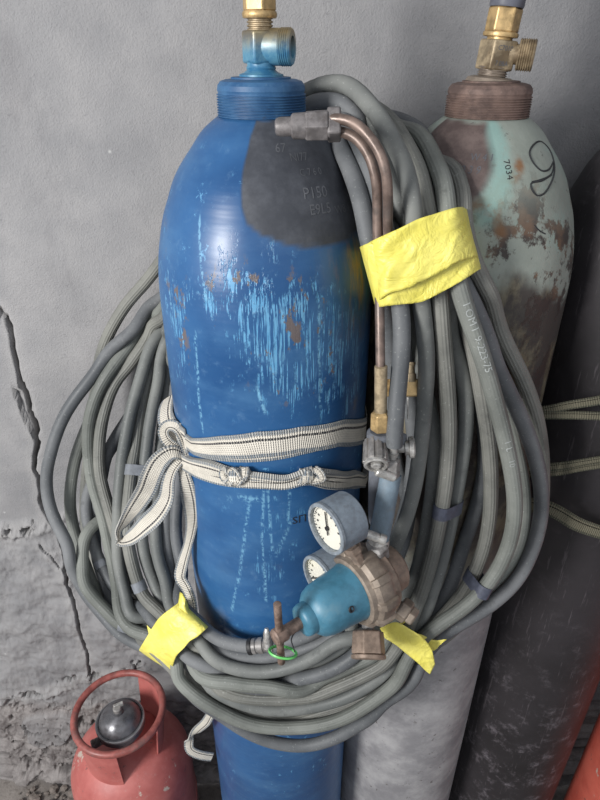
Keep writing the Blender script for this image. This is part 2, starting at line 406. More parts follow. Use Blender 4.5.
for z in zs:
    r = []
    for x in xs:
        d = 0; dk = 0; pl = 0; md = 0
        if -.72 < x < .7 and z < 1.6:
            nx = noise.noise(V((x*40, z*40, 1)))*.004; nz = noise.noise(V((x*40, z*40, 7)))*.004
            d += noise.fractal(V((x*5, z*5, 3)), 1, 2, 4)*.004
            jz = joint[0][1]
            # rough, lumpy render below the first joint
            low = sstep(jz+.03, jz-.02, z)
            d += low*(noise.fractal(V((x*14, z*14, 9)), .8, 2, 5)*.008 - .004)
            X, Z = x+nx, z+nz
            if x < -.25:
                for poly, wd, dp in ((crack, .0027, .02), (crack2, .0022, .016), (crack3, .0011, .006)):
                    for i in range(len(poly)-1):
                        q, t = seg_d(X, Z, poly[i], poly[i+1])
                        k = sstep(wd*1.5, wd*.45, q)
                        if k > 0: d += 0; dk = max(dk, k)
                        if q < .022: pl = max(pl, .18*sstep(.022, .006, q))
                if inpoly(X, Z, chip): d += .008; dk = max(dk, .15+.3*noise.noise(V((x*60, z*60, 2))))
            for jl in (joint, joint2):
                q = min(seg_d(X, Z, jl[i], jl[i+1])[0] for i in range(len(jl)-1))
                k = sstep(.026, .006, q); d -= k*(.002+.010*max(0, noise.fractal(V((x*30, z*30, 4)), .8, 2, 4)))*(1 if x < .4 else 0)
                hole = k*sstep(.28, .45, noise.fractal(V((x*34, z*34, 11)), .7, 2, 3)); dk = max(dk, hole*.85); d += hole*.012
                pl = max(pl, k*.25)
            # lower zone: muddy mortar with a smoothed patch
            mz = sstep(joint2[1][1]+.01, joint2[1][1]-.04, z+nz*3); md = mz
            q = sqrt(((x-mud[0])/.062)**2+((z-mud[1]-(x-mud[0])*.25)/.062)**2)+noise.noise(V((x*25, z*25, 5)))*.22
            k = sstep(1.05, .93, q); d -= k*.012; md = md*(1-.65*k)
            if mz > .1 and k < .5: d += noise.fractal(V((x*45, z*45, 2)), .7, 2, 4)*.0055*mz
            fb = sstep(.07, .0, z)*mz; d -= fb*.02*(1+noise.noise(V((x*30, z*30, 8)))); 
            dk = max(dk, mz*.6*sstep(.25, .5, noise.fractal(V((x*40, z*40, 21)), .7, 2, 4)))
            d += dk*.014
        d = max(-.03, min(.03, d))
        r.append((x, WY+d, z)); dark.append(max(0, min(1, dk))); pale.append(pl); mudv.append(max(0, min(1, md)))
    rows.append(r)
w.quadgrid(rows); w.attrs = {'dark': dark, 'pale': pale, 'mud': mudv}
struct(w.build('wall_back', WALL, ang=80), 'grey plastered block wall with a vertical crack on the left')
fl = MB(); fx = frange(-2.6, 2.6, 60)+[2.6]; fy = frange(-1.6, .5, 10)+frange(.5, .86, 24)+[.86]
fl.quadgrid([[(x, y, noise.fractal(V((x*8, y*8, 0)), .8, 2, 4)*.003-.004) for x in fx] for y in fy])
struct(fl.build('floor', FLOOR, ang=80), 'dusty rough concrete floor')
rb = MB()
for i in range(90):
    x = random.uniform(-.66, -.45); y = random.uniform(.70, .76); s = random.choice((.003,.004,.005,.008,.011))
    c = V((x, y, s*.35)); lay = []
    for k in range(4):
        a = pi*k/3; lay.append((max(.05, sin(a))*s*random.uniform(.8,1.1), -cos(a)*s*.6))
    rb.lathe(lay, c, segs=6, a0=random.random()*6, sx=random.uniform(.7,1.3))
tag(rb.build('plaster_debris', STONE, smooth=False), 'loose crumbs of broken plaster along the foot of the wall', 'debris', kind='stuff')

# ------------------------------------------------------------------ gas cylinders
DZ = H
SHOULD = [(.0405,-.0560),(.0425,-.0575),(.0545,-.0665),(.0648,-.0800),(.0763,-.0948),(.0852,-.1093),(.0915,-.1250),(.0979,-.1412),(.1020,-.157),(.1056,-.174),(.1078,-.190),(.1091,-.207),(.1095,-.225)]
class Cyl:
    def __init__(s, x, y, up=0.): s.x, s.y, s.up = x, y, up
    def R(s, z):
        h = z-DZ-s.up
        if h >= SHOULD[0][1]: return .039
        for (r1, h1), (r2, h2) in zip(SHOULD, SHOULD[1:]):
            if h2 <= h <= h1: return r1+(r2-r1)*(h1-h)/(h1-h2)
        return .1095
    def hit(s, u, v):
        d = ray(u, v); best = (9, None)
        t = .25/d.y
        while t*d.y < .9:
            p = CAM+d*t; q = sqrt((p.x-s.x)**2+(p.y-s.y)**2)-s.R(p.z)
            if q <= 0: return p
            if q < best[0]: best = (q, p.copy())
            t += .0012
        return best[1]
    def pz(s, u, v):
        p = s.hit(u, v); return (atan2(p.x-s.x, -(p.y-s.y)), p.z)
    def pt(s, a, z, off=0):
        r = s.R(z)+off; return V((s.x+r*sin(a), s.y-r*cos(a), z))
blue = Cyl(-.0345, .600, .0048); grey = Cyl(.183, .650); blk = Cyl(.400, .680); red = Cyl(.640, .600)

def body_mesh(c, segs, maskfn, zlo=.004):
    hs = [(sh[1]) for sh in SHOULD]; zz = []
        # smooth shoulder profile via spline
    prof = [(V((p[0], 0, p[1]+DZ+c.up))) for p in SHOULD]
    sp = spline(prof, .004, smooth=2); P = [(q.x, q.z) for q in sp]
    zc = P[-1][1]; n = int((zc-zlo)/.006)
    P += [(.1095, zc-(zc-zlo-.004)*i/n) for i in range(1, n+1)]+[(.107, zlo)]
    rows = []; A = {}
    for r, z in P:
        row = []
        for k in range(segs):
            a = 2*pi*k/segs - pi
            row.append((c.x+r*sin(a), c.y-r*cos(a), z))
            for key, val in maskfn(a, z).items(): A.setdefault(key, []).append(max(0, min(1, val)))
        rows.append(row)
    m = MB(); b = m.quadgrid(rows, closed_u=True); m.attrs = A
    m.fan([b+k for k in range(segs)]); e = b+(len(rows)-1)*segs; m.fan([e+k for k in range(segs)])
    return m
def poly_mask(P, a, z, amp=.004, fw=.0018, R=.1, f=30):
    x, y = a*R, z; nx = x+noise.noise(V((x*f, y*f, 1)))*amp; ny = y+noise.noise(V((x*f, y*f, 5)))*amp
    Q = [(p[0]*R, p[1]) for p in P]
    d = min(seg_d(nx, ny, Q[i], Q[i-1])[0] for i in range(len(Q)))
    if not inpoly(nx, ny, Q): d = -d
    return sstep(-fw, fw, d)
def gauss(a, z, a0, z0, sa, sz): return math.exp(-((a-a0)/sa)**2-((z-z0)/sz)**2)

patchB = [blue.pz(*p) for p in ((257,117),(250,136),(246,165),(243,190),(242,208),(246,222),(262,236),(282,244),(305,248),(328,246),(345,240))]
patchB += [(patchB[-1][0]+.5, patchB[-1][1]+.01), (patchB[-1][0]+.6, DZ-.050), (.2, DZ-.050)]
W1 = blue.pz(270,320); W2 = blue.pz(300,345); W3 = blue.pz(178,330); W4 = blue.pz(230,300); W5 = blue.pz(352,300); W6 = blue.pz(350,380); SC = blue.pz(225,635)
LINES = [[blue.pz(*p) for p in pl] for pl in (((200,215),(201,250),(207,300)),((168,270),(172,310)),((264,488),(262,540),(266,600)),((250,500),(240,570),(232,610)),((268,490),(272,550)),((222,500),(240,497),(262,500)),((196,330),(199,400),(203,430)),((256,385),(266,415)),((318,300),(320,405)),((275,555),(292,520)),((290,490),(288,520)))]
def mask_blue(a, z):
    o = {}
    o['patch'] = poly_mask(patchB, a, z) if (-.4 < a < 2 and z > DZ-.22) else 0
    o['wear'] = min(1, .10+1.1*gauss(a, z, W2[0], W2[1], .50, .06)+.9*gauss(a, z, W1[0]-.25, W1[1]+.02, .4, .03)+.9*gauss(a, z, W3[0], W3[1], .18, .06)+.6*gauss(a, z, W6[0], W6[1], .3, .07)+.35*gauss(a, z, .1, W2[1]-.22, .4, .12)+.5*gauss(a, z, -1.2, W3[1]+.05, .2, .08))
    o['stain'] = min(1, 1.1*gauss(a, z, W5[0]+.15, W5[1]+.015, .30, .045))
    ln = 0
    if -1.7 < a < 1.7:
        for pl in LINES:
            for q in range(len(pl)-1):
                if abs(z-pl[q][1]) < .2: ln = max(ln, sstep(.0017, .0006, seg_d(a*.11+noise.noise(V((0, z*25, 4)))*.0015, z, (pl[q][0]*.11, pl[q][1]), (pl[q+1][0]*.11, pl[q+1][1]))[0]))
    o['line'] = ln*.6
    o['scuff'] = .8*gauss(a, z, SC[0], SC[1], .12, .035)
    return o
def threads(r, z0, z1, n, top, rtop):
    P = [(r-.0012, z0)]; h = (z1-z0)/n
    for i in range(n): P += [(r-.0010, z0+h*i+h*.15), (r+.0004, z0+h*i+h*.4), (r+.0004, z0+h*i+h*.65), (r-.0010, z0+h*(i+1)-h*.1)]
    return P
def collar_prof(r=.0395):
    P = threads(r, 0, .0215, 9, 0, 0)
    return [(r+.0006, -.004)]+P+[(r-.001, .0225), (r-.0003, .0245), (r-.001, .0290), (r-.0035, .0325), (r-.008, .0340), (r-.013, .0345), (r-.013, .036), (r-.018, .0365), (.002, .0367)]

def helper_text(s, c, a0, z0, size, mat, parent, name, off=.0004, rot=0, ext=0, bend=None):
    cu = bpy.data.curves.new('tmp_text', 'FONT'); cu.body = s; cu.size = size; cu.resolution_u = 2; cu.align_x = 'LEFT'
    o = bpy.data.objects.new('tmp_text', cu); col.objects.link(o)
    bpy.context.view_layer.update(); dg = bpy.context.evaluated_depsgraph_get()
    me = bpy.data.meshes.new_from_object(o.evaluated_get(dg)); bpy.data.objects.remove(o); bpy.data.curves.remove(cu)
    bm = bmesh.new(); bm.from_mesh(me)
    bmesh.ops.subdivide_edges(bm, edges=[e for e in bm.edges if e.calc_length() > size*.3], cuts=1)
    for v in bm.verts:
        x, y = v.co.x*cos(rot)-v.co.y*sin(rot), v.co.x*sin(rot)+v.co.y*cos(rot)
        v.co = (bend(x, y) if bend else c.pt(a0+x/max(.04, c.R(z0+y)), z0+y, off))-PO.get(parent.name, V((0,0,0)))
    bm.to_mesh(me); bm.free(); me.materials.clear(); me.materials.append(mat); me.name = name
    t = bpy.data.objects.new(name, me); col.objects.link(t); t.parent = parent; PO[t.name] = PO.get(parent.name, V((0,0,0)))
    return t

# --- blue cylinder
B = thing('gas_cylinder', 'tall scratched blue cylinder with a dark stamped panel, wrapped by the hose coil', 'gas cylinder', (blue.x, blue.y, 0), 'tall gas cylinders against the wall')
body = body_mesh(blue, 420, mask_blue).build('cylinder_body', BLUE, B, ang=60)
cz = DZ-.0560
bz = cz+blue.up
MB().lathe([(r, h*.87) for r, h in collar_prof()], (blue.x, blue.y, bz), segs=72).build('neck_ring', BLUEC, B, ang=28)
def hexa(r): return r/cos(pi/6)
def valve(parent, o, tilt, mats, ang, hexang, blk_w=.0125, topcap=None, stemh=.012):
    ax = V(tilt).normalized(); o = V(o); mv, mb, ms = mats
    ref = V((sin(ang), -cos(ang), 0)); ref = (ref-ax*ref.dot(ax)).normalized(); sd = ax.cross(ref)
    vb = MB(); vb.lathe([(.0195,-.001),(.0195,.0015),(.015,.003),(.0125,.005),(.0132,.0065),(.0122,.008),(.0122,.0105),(.0135,.0120)], o, ax, 40)
    vb.build('valve_stem', mv[0], parent, ang=40)
    m = MB(); c = o+ax*.0222; m.box(c, ref*blk_w, sd*blk_w*1.0, ax*.0125); k = m.build('valve_block', mv[1], parent, bevel=.0022)
    vp = threads(.0108, .0, .011, 4, 0, 0)
    MB().lathe([(.011,0)]+vp+[(.0105,.0112)], o+ax*.0335, ax, 36).build('valve_thread', mb, parent, ang=25)
    return ax, ref, sd, c
vo = V((blue.x+.0005, blue.y, bz+.0318))
ax, ref, sd, vc = valve(B, vo, (0,0,1), ((VALVE_BLUE, VALVE_BLUE), BRASS_OLD, None), .50, 0)
# hexagonal nut on top
hx = MB(); hx.lathe([(.0140,0),(.0148,.0015),(.0148,.0035),(.0140,.005)], vo+V((0,0,.0432)), (0,0,1), 48)
hx.build('nut_flange', BRASS, B)
hx = MB(); hx.lathe([(.0135,.004),(hexa(.0128),.006),(hexa(.0128),.040),(.0125,.043)], vo+V((0,0,.0432)), (0,0,1), 6, a0=.25); hx.build('hex_nut', BRASS, B, smooth=False, bevel=.0012)
hw = MB(); hw.lathe([(.006,.043),(.006,.055),(.022,.056),(.024,.058),(.024,.066),(.022,.068),(.004,.069)], vo+V((0,0,.0432)), (0,0,1), 24); hw.build('hand_wheel', STEEL, B)
od = V((.97,-.22,0)).normalized()
MB().lathe([(.0130,.004),(.0142,.010),(.0142,.018)]+[(.0142+(.0005 if i % 2 else -.0005), .0185+i*.0009) for i in range(10)]+[(.0132,.0285),(.0085,.0285),(.0085,.016),(.001,.016)], vc, od, 40).build('valve_outlet', VALVE_BLUE, B, ang=25)
# stamped text
for s, u, v, sz in (('67', 275,152,.0095),('NI77', 290,161,.0085),('C 7 6 0', 300,176,.0075),('P150', 303,199,.0125),('E9L5', 310,215,.0115),('W8 1', 335,214,.0095)):
    a, z = blue.pz(u, v); helper_text(s, blue, a, z, sz, SCRIBE, B, 'stamped_mark', rot=-.02)
a, z = blue.pz(292, 524); helper_text('SП', blue, a, z, .014, INK, B, 'painted_mark')

# --- grey cylinder
def GP(*p): return [grey.pz(*q) for q in p]
pg = GP((489,122),(492,135),(497,155),(496,172),(488,188),(475,197),(460,203),(447,207)); pg += [(pg[-1][0]-.8, pg[-1][1]), (pg[-1][0]-.8, DZ-.057)]
rg = [GP((505,180),(490,200),(470,208),(452,215)), GP((520,165),(505,185),(495,215),(500,232))]
ag = GP((493,128),(500,150),(503,172),(498,190),(488,212))
def mask_grey(a, z):
    o = {}; near = (-1.6 < a < 1.7 and z > DZ-.3)
    o['patch'] = poly_mask(pg, a, z, .003) if near else 0
    r = q = 0
    if near:
        for pl in rg:
            d = min(seg_d(a*.1, z, (pl[i][0]*.1, pl[i][1]), (pl[i+1][0]*.1, pl[i+1][1]))[0] for i in range(len(pl)-1)); r = max(r, sstep(.008, .002, d))
        d = min(seg_d(a*.1, z, (ag[i][0]*.1, ag[i][1]), (ag[i+1][0]*.1, ag[i+1][1]))[0] for i in range(len(ag)-1)); q = sstep(.020, .004, d)*.8
    o['rust'] = r; o['aqua'] = q
    nz = noise.fractal(V((a*3, z*12, 2)), .8, 2, 4)*.02
    o['brown'] = sstep(DZ-.185, DZ-.205, z+nz+.03*(a-.4))*sstep(DZ-.62, DZ-.50, z)*.92
    o['low'] = sstep(DZ-.5, DZ-.65, z)
    o['wear'] = sstep(DZ-.10, DZ-.16, z)*sstep(DZ-.62, DZ-.4, z)*.9 + .35*gauss(a, z, .3, DZ-.12, .5, .03)
    return o
G = thing('gas_cylinder', 'tall grey-green cylinder with brown neck and a black marker figure, right of the blue one', 'gas cylinder', (grey.x, grey.y, 0), 'tall gas cylinders against the wall')
body_mesh(grey, 280, mask_grey).build('cylinder_body', GREY, G, ang=60)
MB().lathe([(r, h*.87) for r, h in collar_prof(.0400)], (grey.x, grey.y, cz), segs=72).build('neck_ring', GREYC, G, ang=28)
go = V((grey.x-.0005, grey.y, cz+.0318)); gax = V((.085,0,1)).normalized(); ga = .28
gref = V((sin(ga),-cos(ga),0)); gref = (gref-gax*gref.dot(gax)).normalized(); gsd = gax.cross(gref)
MB().lathe([(.024,-.002),(.022,.0015),(.0165,.003)]+threads(.0135, .003, .0115, 4, 0, 0)+[(.0125,.012)], go, gax, 40).build('valve_stem', BRASS_DULL, G, ang=28)
MB().box(go+gax*.0208, gref*.0135, gsd*.0125, gax*.0124).build('valve_block', BRASS_OLD, G, bevel=.0018)
MB().lathe([(.0115,.030),(.0115,.0350),(.0158,.0355),(.0163,.0375),(.0158,.039),(.013,.040)], go, gax, 40).build('nut_flange', BRASS, G, ang=40)
MB().lathe([(.013,.0385),(hexa(.0134),.0395),(hexa(.0134),.0575),(.013,.059)], go, gax, 6, a0=.3).build('hex_nut', BRASS, G, smooth=False, bevel=.0012)
MB().lathe([(.0150,.0585),(.0155,.060),(.0155,.110),(.013,.114),(.001,.115)], go, gax, 36).build('valve_cap', GREY_CAP, G)
god = V((.95,-.30,-.06)).normalized()
MB().lathe([(.0085,.010),(.0085,.019),(.0125,.0192)]+[(.0130+(.0007 if i % 2 else -.0005), .0195+i*.001) for i in range(14)]+[(.0125,.0340),(.0085,.0340),(.0085,.022),(.001,.022)], go+gax*.0225, god, 40).build('valve_outlet', BRASS_OLD, G, ang=25)
for s, k in (('C7010', .004), ('7.08A', -.0085)):
    base = go+gax*(.0208+k)+gref*.0138
    helper_text(s, grey, 0, 0, .0058, SCRIBE, G, 'stamped_mark', bend=lambda x, y, base=base: base+gsd*(-1 if gsd.x < 0 else 1)*(x-.008)+gax*y)
for s, u, v, sz in (('7 0 3 9', 452,172,.009),('W 4 1', 470,160,.008)):
    a, z = grey.pz(u, v); helper_text(s, grey, a, z, sz, SCRIBE, G, 'stamped_mark')
a, z = grey.pz(503, 160); helper_text('7034', grey, a, z, .008, MARKER, G, 'stamped_mark', rot=-pi/2+.2)
mk = [grey.hit(*p) for p in ((531,182),(540,180),(551,174),(553,162),(548,170),(541,171),(533,163),(529,153),(534,144),(541,142),(549,150),(553,160),(554,172),(550,184),(543,194),(537,196),(532,190),(530,184),(541,181),(551,175))]
mk = [m+V((m.x-grey.x, m.y-grey.y, .02)).normalized()*.0003 for m in mk]
MB().tube(spline(mk, .002, smooth=1), .0010, 6).build('marker_figure', MARKER, G)
mk = [grey.hit(*p) for p in ((527,220),(533,224),(538,230),(545,234))]
MB().tube(spline(mk, .002), .0009, 6).build('marker_figure', MARKER, G)

# --- black and red cylinders
K = thing('gas_cylinder', 'dark scuffed black cylinder standing in shadow at the right, behind the grey-green one', 'gas cylinder', (blk.x, blk.y, 0), 'tall gas cylinders against the wall')
body_mesh(blk, 160, lambda a, z: {}).build('cylinder_body', BLACKC, K, ang=60)
MB().lathe(collar_prof(.0395), (blk.x, blk.y, cz), segs=48).build('neck_ring', GREYC, K, ang=28)
R_ = thing('gas_cylinder', 'faded red tall cylinder cut off by the bottom right corner', 'gas cylinder', (red.x, red.y, 0), 'tall gas cylinders against the wall')
body_mesh(red, 120, lambda a, z: {}).build('cylinder_body', RED2, R_, ang=60)
MB().lathe(collar_prof(.0395), (red.x, red.y, cz), segs=48).build('neck_ring', GREYC, R_, ang=28)

# ------------------------------------------------------------------ small red propane cylinder
pc = V((-.319, .638, 0))
P_ = thing('propane_cylinder', 'small squat red cylinder with a carry ring and grey domed valve cap, bottom left', 'gas cylinder', pc)
PS = .975
prof = [(.060,.006),(.085,.006),(.088,.016),(.100,.022)]+[(.113*sin(radians(a)), .075-.053*cos(radians(a))) for a in (60,70,80,90)]
prof += [(.113,.20),(.1145,.201),(.1145,.206),(.113,.207),(.113,.325)]+[(.030+.083*cos(radians(a)), .325+.085*sin(radians(a))) for a in (10,20,30,40,50,60,70,80)]+[(.030,.411),(.024,.415),(.020,.422),(.001,.423)]
MB().lathe([(r*PS, h) for r, h in prof], pc, segs=96).build('cylinder_body', RED, P_, ang=40)
RZ = .494; RR = .0758; rc = V((pc.x, pc.y, RZ))
MB().tube([rc+V((RR*sin(2*pi*k/72), -RR*cos(2*pi*k/72), 0)) for k in range(72)], .0062, 12, closed=True).build('carry_ring', RING, P_)
def plate(a0, a1, zb, zt, rb, rt, name='guard_plate', n=14):
    m = MB(); outer = []; inner = []
    for i in range(n+1):
        a = radians(a0+(a1-a0)*i/n); 
        outer.append([rc+V((r*sin(a), -r*cos(a), z-RZ)) for r, z in ((rb, zb), ((rb+rt)/2, (zb+zt)/2), (rt, zt))])
        inner.append([rc+V(((r-.003)*sin(a), -(r-.003)*cos(a), z-RZ)) for r, z in ((rb, zb), ((rb+rt)/2, (zb+zt)/2), (rt, zt))])
    loop = [o+list(reversed(q)) for o, q in zip(outer, inner)]
    b = m.quadgrid(loop, closed_u=True); k = 6; m.fan([b+j for j in range(k)]); e = b+n*k; m.fan([e+j for j in range(k)])
    return m.build(name, RED, P_, ang=30)
plate(-66, 10, .385, RZ-.002, .073, .0758)
plate(70, 168, .395, RZ-.002, .066, .078)
# valve and domed cap
vq = V((pc.x-.002, pc.y, 0))
MB().lathe([(.018,.415),(.018,.425),(.028,.428),(.030,.433),(.030,.445),(.036,.458)], vq, segs=40).build('valve_body', STEEL, P_)
MB().lathe([(.0418,.4605),(.0428,.4612),(.0428,.4650),(.0415,.4662),(.0392,.4655),(.0388,.4630)], vq+V((0,0,.004)), segs=56).build('cap_rim', CAP_RIM, P_)
cp = MB().lathe([(.036,.444),(.0425,.446),(.0425,.458),(.0415,.461),(.0385,.461),(.0375,.4595),(.0350,.4665),(.0295,.474),(.022,.4795),(.013,.483),(.010,.484),(.009,.4875),(.001,.488)], vq+V((0,0,.009)), segs=56).build('valve_cap', CAPM, P_, ang=30)
MB().lathe([(.0075,.473),(.0075,.484),(.0075,.492),(.006,.494),(.001,.494)], vq+V((0,0,.011)), segs=20).build('cap_screw', STEEL, P_)
sl = MB(); sl.box(vq+V((.002,.003,.507)), V((.0075,.004,0)), V((-.0012,.0022,0)), V((0,0,.004))); sl.build('cap_lug', CHROME, P_, bevel=.0008)
MB().lathe([(.0075,.025),(.0075,.04),(.0065,.0405)]+[(.0080+(.0006 if i % 2 else -.0005), .041+i*.0012) for i in range(12)]+[(.006,.056),(.004,.056)], vq+V((0,0,.437)), V((-.85,-.52,.06)), 24).build('valve_outlet', STEEL, P_, ang=25)

# ------------------------------------------------------------------ hose coil
HR = .0082
HC = thing('hose_coil', 'large coil of dusty grey rubber hose looped over and around the blue cylinder', 'hose coil', (blue.x, .5, 0))
# behind-the-cylinder passage (from the left side up and over to behind the neck)
def back(k, j):   # k: height offset, j: depth offset
    return [V((-.150-.003*k, .705+j, H-.205-.024*k)), V((-.122, .715+j*.9, H-.150-.016*k)), V((-.085, .705+j*.9, H-.108-.010*k)), V((-.030, .680+j*.4, H-.074-.005*k))]
HQ = []
def hose(name_i, pts3, closed=True, r=HR, mat=0, rf=None):
    P = spline(pts3, .007, closed, 3); HQ.append((P, r, closed, mat)); return None, P
from mathutils import kdtree
def clear_solid(p, r):
    for c in (blue, grey, blk):
        dx, dy = p.x-c.x, p.y-c.y; d = sqrt(dx*dx+dy*dy); R = c.R(p.z)+r+.0006
        if p.z > DZ-.056+c.up: R = .040+r if p.z < DZ-.02 else 0
        if d < R and d > 1e-5: p.x = c.x+dx/d*R; p.y = c.y+dy/d*R
    p.y = min(p.y, WY-r-.010)
    if p.y > c.y+.3: pass
def relax(iters=26):
    n = sum(len(h[0]) for h in HQ)
    for it in range(iters):
        kd = kdtree.KDTree(n); idx = []
        for hi, h in enumerate(HQ):
            for pi_, p in enumerate(h[0]): kd.insert(p, len(idx)); idx.append((hi, pi_))
        kd.balance(); mv = [V((0,0,0)) for _ in range(n)]
        for k, (hi, pi_) in enumerate(idx):
            P, r, cl, _ = HQ[hi]; p = P[pi_]; acc = 0
            for q, k2, d in kd.find_range(p, 2*r-.0004):
                hj, pj = idx[k2]
                if hj == hi and (abs(pi_-pj) < 10 or abs(pi_-pj) > len(P)-10): continue
                if k2 == k or d < 1e-6: continue
                vw = (p-CAM).normalized(); dep = (p-q).dot(vw)
                sg = 1 if (dep > 0 or (abs(dep) < 1e-7 and hi > hj)) else -1
                g = 2*r-.0004-d; dr = ((p-q)/d+vw*sg*.6).normalized()
                acc += 1; mv[k] += dr*g*(.55 if sg > 0 else .35)
            if acc: mv[k] *= 1./sqrt(acc)
        o = 0
        for P, r, cl, _ in HQ:
            m = mv[o:o+len(P)]
            for _k in range(5): m = [(m[i-1]+m[i]*2+m[(i+1) % len(m)])/4 for i in range(len(m))]
            for i, p in enumerate(P):
                dv = m[i]*1.5
                if dv.length > .004: dv = dv.normalized()*.004
                P[i] = p+dv; clear_solid(P[i], r)
            o += len(P)
    for P, r, cl, _ in HQ:
        for _k in range(3):
            Q = list(P)
            for i in range(len(P)):
                if cl or 0 < i < len(P)-1: P[i] = Q[i]*.6+(Q[i-1]+Q[(i+1) % len(Q)])*.2
        for p in P: clear_solid(p, r)
T1 = [(318,92,.635),(339,88,.62),(360,97,.60),(378,115,.575),(390,136,.553),(405,166,.53),(412,199,.515),(417,250,.507)]
T2 = [(318,101,.645),(345,101,.63),(363,118,.60),(374,140,.58),(384,175,.56),(398,210,.54),(425,260,.53)]
T3 = [(315,107,.630),(333,108,.615),(350,124,.595),(361,152,.575),(370,185,.555),(377,225,.53),(392,270,.520)]
T4 = [(318,113,.620),(332,130,.60),(342,150,.575),(354,178,.550),(364,208,.530),(370,240,.52),(385,290,.518)]
T5 = [(330,99,.655),(365,104,.64),(390,120,.62),(404,142,.595),(417,166,.57),(428,194,.55),(433,225,.53),(437,260,.52)]
T6 = [(340,110,.67),(375,118,.66),(402,131,.64),(418,135,.618),(430,152,.592),(438,174,.565),(443,200,.54),(449,240,.515),(455,270,.500)]
T7 = [(360,125,.67),(395,140,.665),(422,143,.65),(438,154,.62),(447,169,.59),(455,192,.565),(462,225,.535),(471,258,.520)]
T8 = [(325,118,.64),(355,125,.62),(378,145,.60),(388,165,.575),(395,185,.56),(401,215,.54),(406,255,.53)]
T9 = [(350,128,.68),(390,150,.665),(418,175,.63),(430,205,.585),(445,245,.55),(462,280,.535)]
# right side, downwards
R2 = [(421,300,.503),(425,333,.503),(427,365,.503),(425,396,.503),(421,443,.498),(412,498,.49),(398,539,.482),(378,580,.475),(350,612,.468)]
R3 = [(440,300,.508),(444,352,.508),(448,400,.508),(449,440,.505),(446,480,.50),(439,524,.492),(427,575,.480),(412,615,.468),(396,640,.462)]
R4 = [(452,300,.53),(460,352,.528),(466,395,.523),(466,425,.52),(461,465,.515),(454,505,.508),(445,548,.50),(432,592,.487),(416,625,.474),(396,652,.462)]
R5 = [(463,330,.56),(475,400,.558),(478,460,.55),(473,502,.542),(462,550,.53),(448,592,.508),(432,620,.49),(408,648,.474)]
R6 = [(458,285,.497),(466,310,.495),(476,338,.492),(484,362,.490),(495,400,.488),(506,443,.486),(513,480,.485),(515,510,.484),(509,545,.482),(491,580,.477),(466,606,.470),(440,624,.464),(420,640,.456),(403,662,.452)]
R7 = [(466,318,.525),(474,350,.52),(482,395,.515),(488,435,.512),(491,480,.51),(490,515,.507),(484,548,.503),(470,582,.495),(452,608,.486),(430,630,.476),(402,660,.468)]
R8 = [(478,283,.530),(490,310,.532),(503,338,.533),(520,372,.535),(532,402,.540),(540,435,.548),(543,475,.555),(538,530,.552),(517,570,.535),(485,602,.51),(445,630,.484),(408,655,.469)]
R9 = [(468,295,.520),(480,330,.516),(494,362,.513),(508,390,.513),(522,420,.514),(534,452,.516),(541,485,.518),(541,515,.518),(533,548,.514),(515,580,.505),(485,606,.492),(450,628,.478),(425,645,.468),(408,668,.462)]
R10 = [(478,320,.545),(494,370,.538),(508,415,.533),(519,460,.530),(524,505,.528),(519,545,.523),(504,577,.512),(475,604,.498),(440,630,.483),(400,662,.474)]
R2c = [(409,320,.545),(420,370,.54),(432,420,.532),(435,455,.525),(431,500,.518),(423,545,.508),(411,590,.495),(392,622,.482)]
R1b = [(389,330,.55),(392,380,.565),(396,430,.57),(406,480,.56),(410,510,.54),(402,545,.51),(388,575,.492),(362,612,.480)]
# bottom, right to left
Bt = {1: [(330,628,.474),(308,636,.468),(288,643,.464)],
 2: [(340,634,.466),(318,646,.462),(292,655,.464),(265,660,.467),(238,660,.470),(214,654,.475)],
 3: [(345,634,.458),(320,652,.454),(295,664,.453),(268,671,.455),(240,670,.459),(215,663,.467)],
 4: [(350,640,.466),(325,657,.460),(300,670,.458),(272,680,.458),(242,681,.461),(216,674,.468)],
 5: [(378,645,.458),(352,662,.452),(325,674,.449),(300,681,.448),(272,685,.449),(243,684,.452),(215,672,.460)],
 6: [(384,660,.452),(360,677,.448),(330,689,.446),(300,697,.446),(270,699,.447),(245,695,.450),(218,684,.459)],
 7: [(398,665,.458),(375,681,.455),(345,698,.452),(310,707,.451),(285,710,.451),(258,707,.453),(228,697,.458),(205,683,.470)],
 8: [(395,680,.464),(370,695,.460),(340,707,.458),(305,715,.457),(275,715,.457),(245,708,.460),(215,694,.466),(195,678,.478)],
 9: [(388,688,.452),(365,704,.448),(335,718,.445),(305,725,.444),(275,726,.445),(245,720,.448),(218,706,.454),(194,689,.466),(176,672,.48)],
 10: [(402,680,.460),(385,700,.458),(362,722,.458),(335,738,.458),(305,746,.459),(275,743,.460),(245,731,.462),(218,712,.468),(195,692,.478)],
 11: [(400,672,.470),(372,690,.467),(340,702,.465),(305,708,.464),(270,704,.465),(240,696,.468),(205,680,.478)],
 12: [(398,690,.474),(370,704,.468),(335,714,.466),(300,720,.465),(265,716,.466),(235,706,.469),(205,690,.478)]}
def tape2(k):
    f = k/11.; j = .010*(k % 2)
    return [(203-26*f, 630+35*f, .492-.004*f+j), (190-30*f, 616+36*f, .505+j), (177-32*f, 603+37*f, .522+j)]
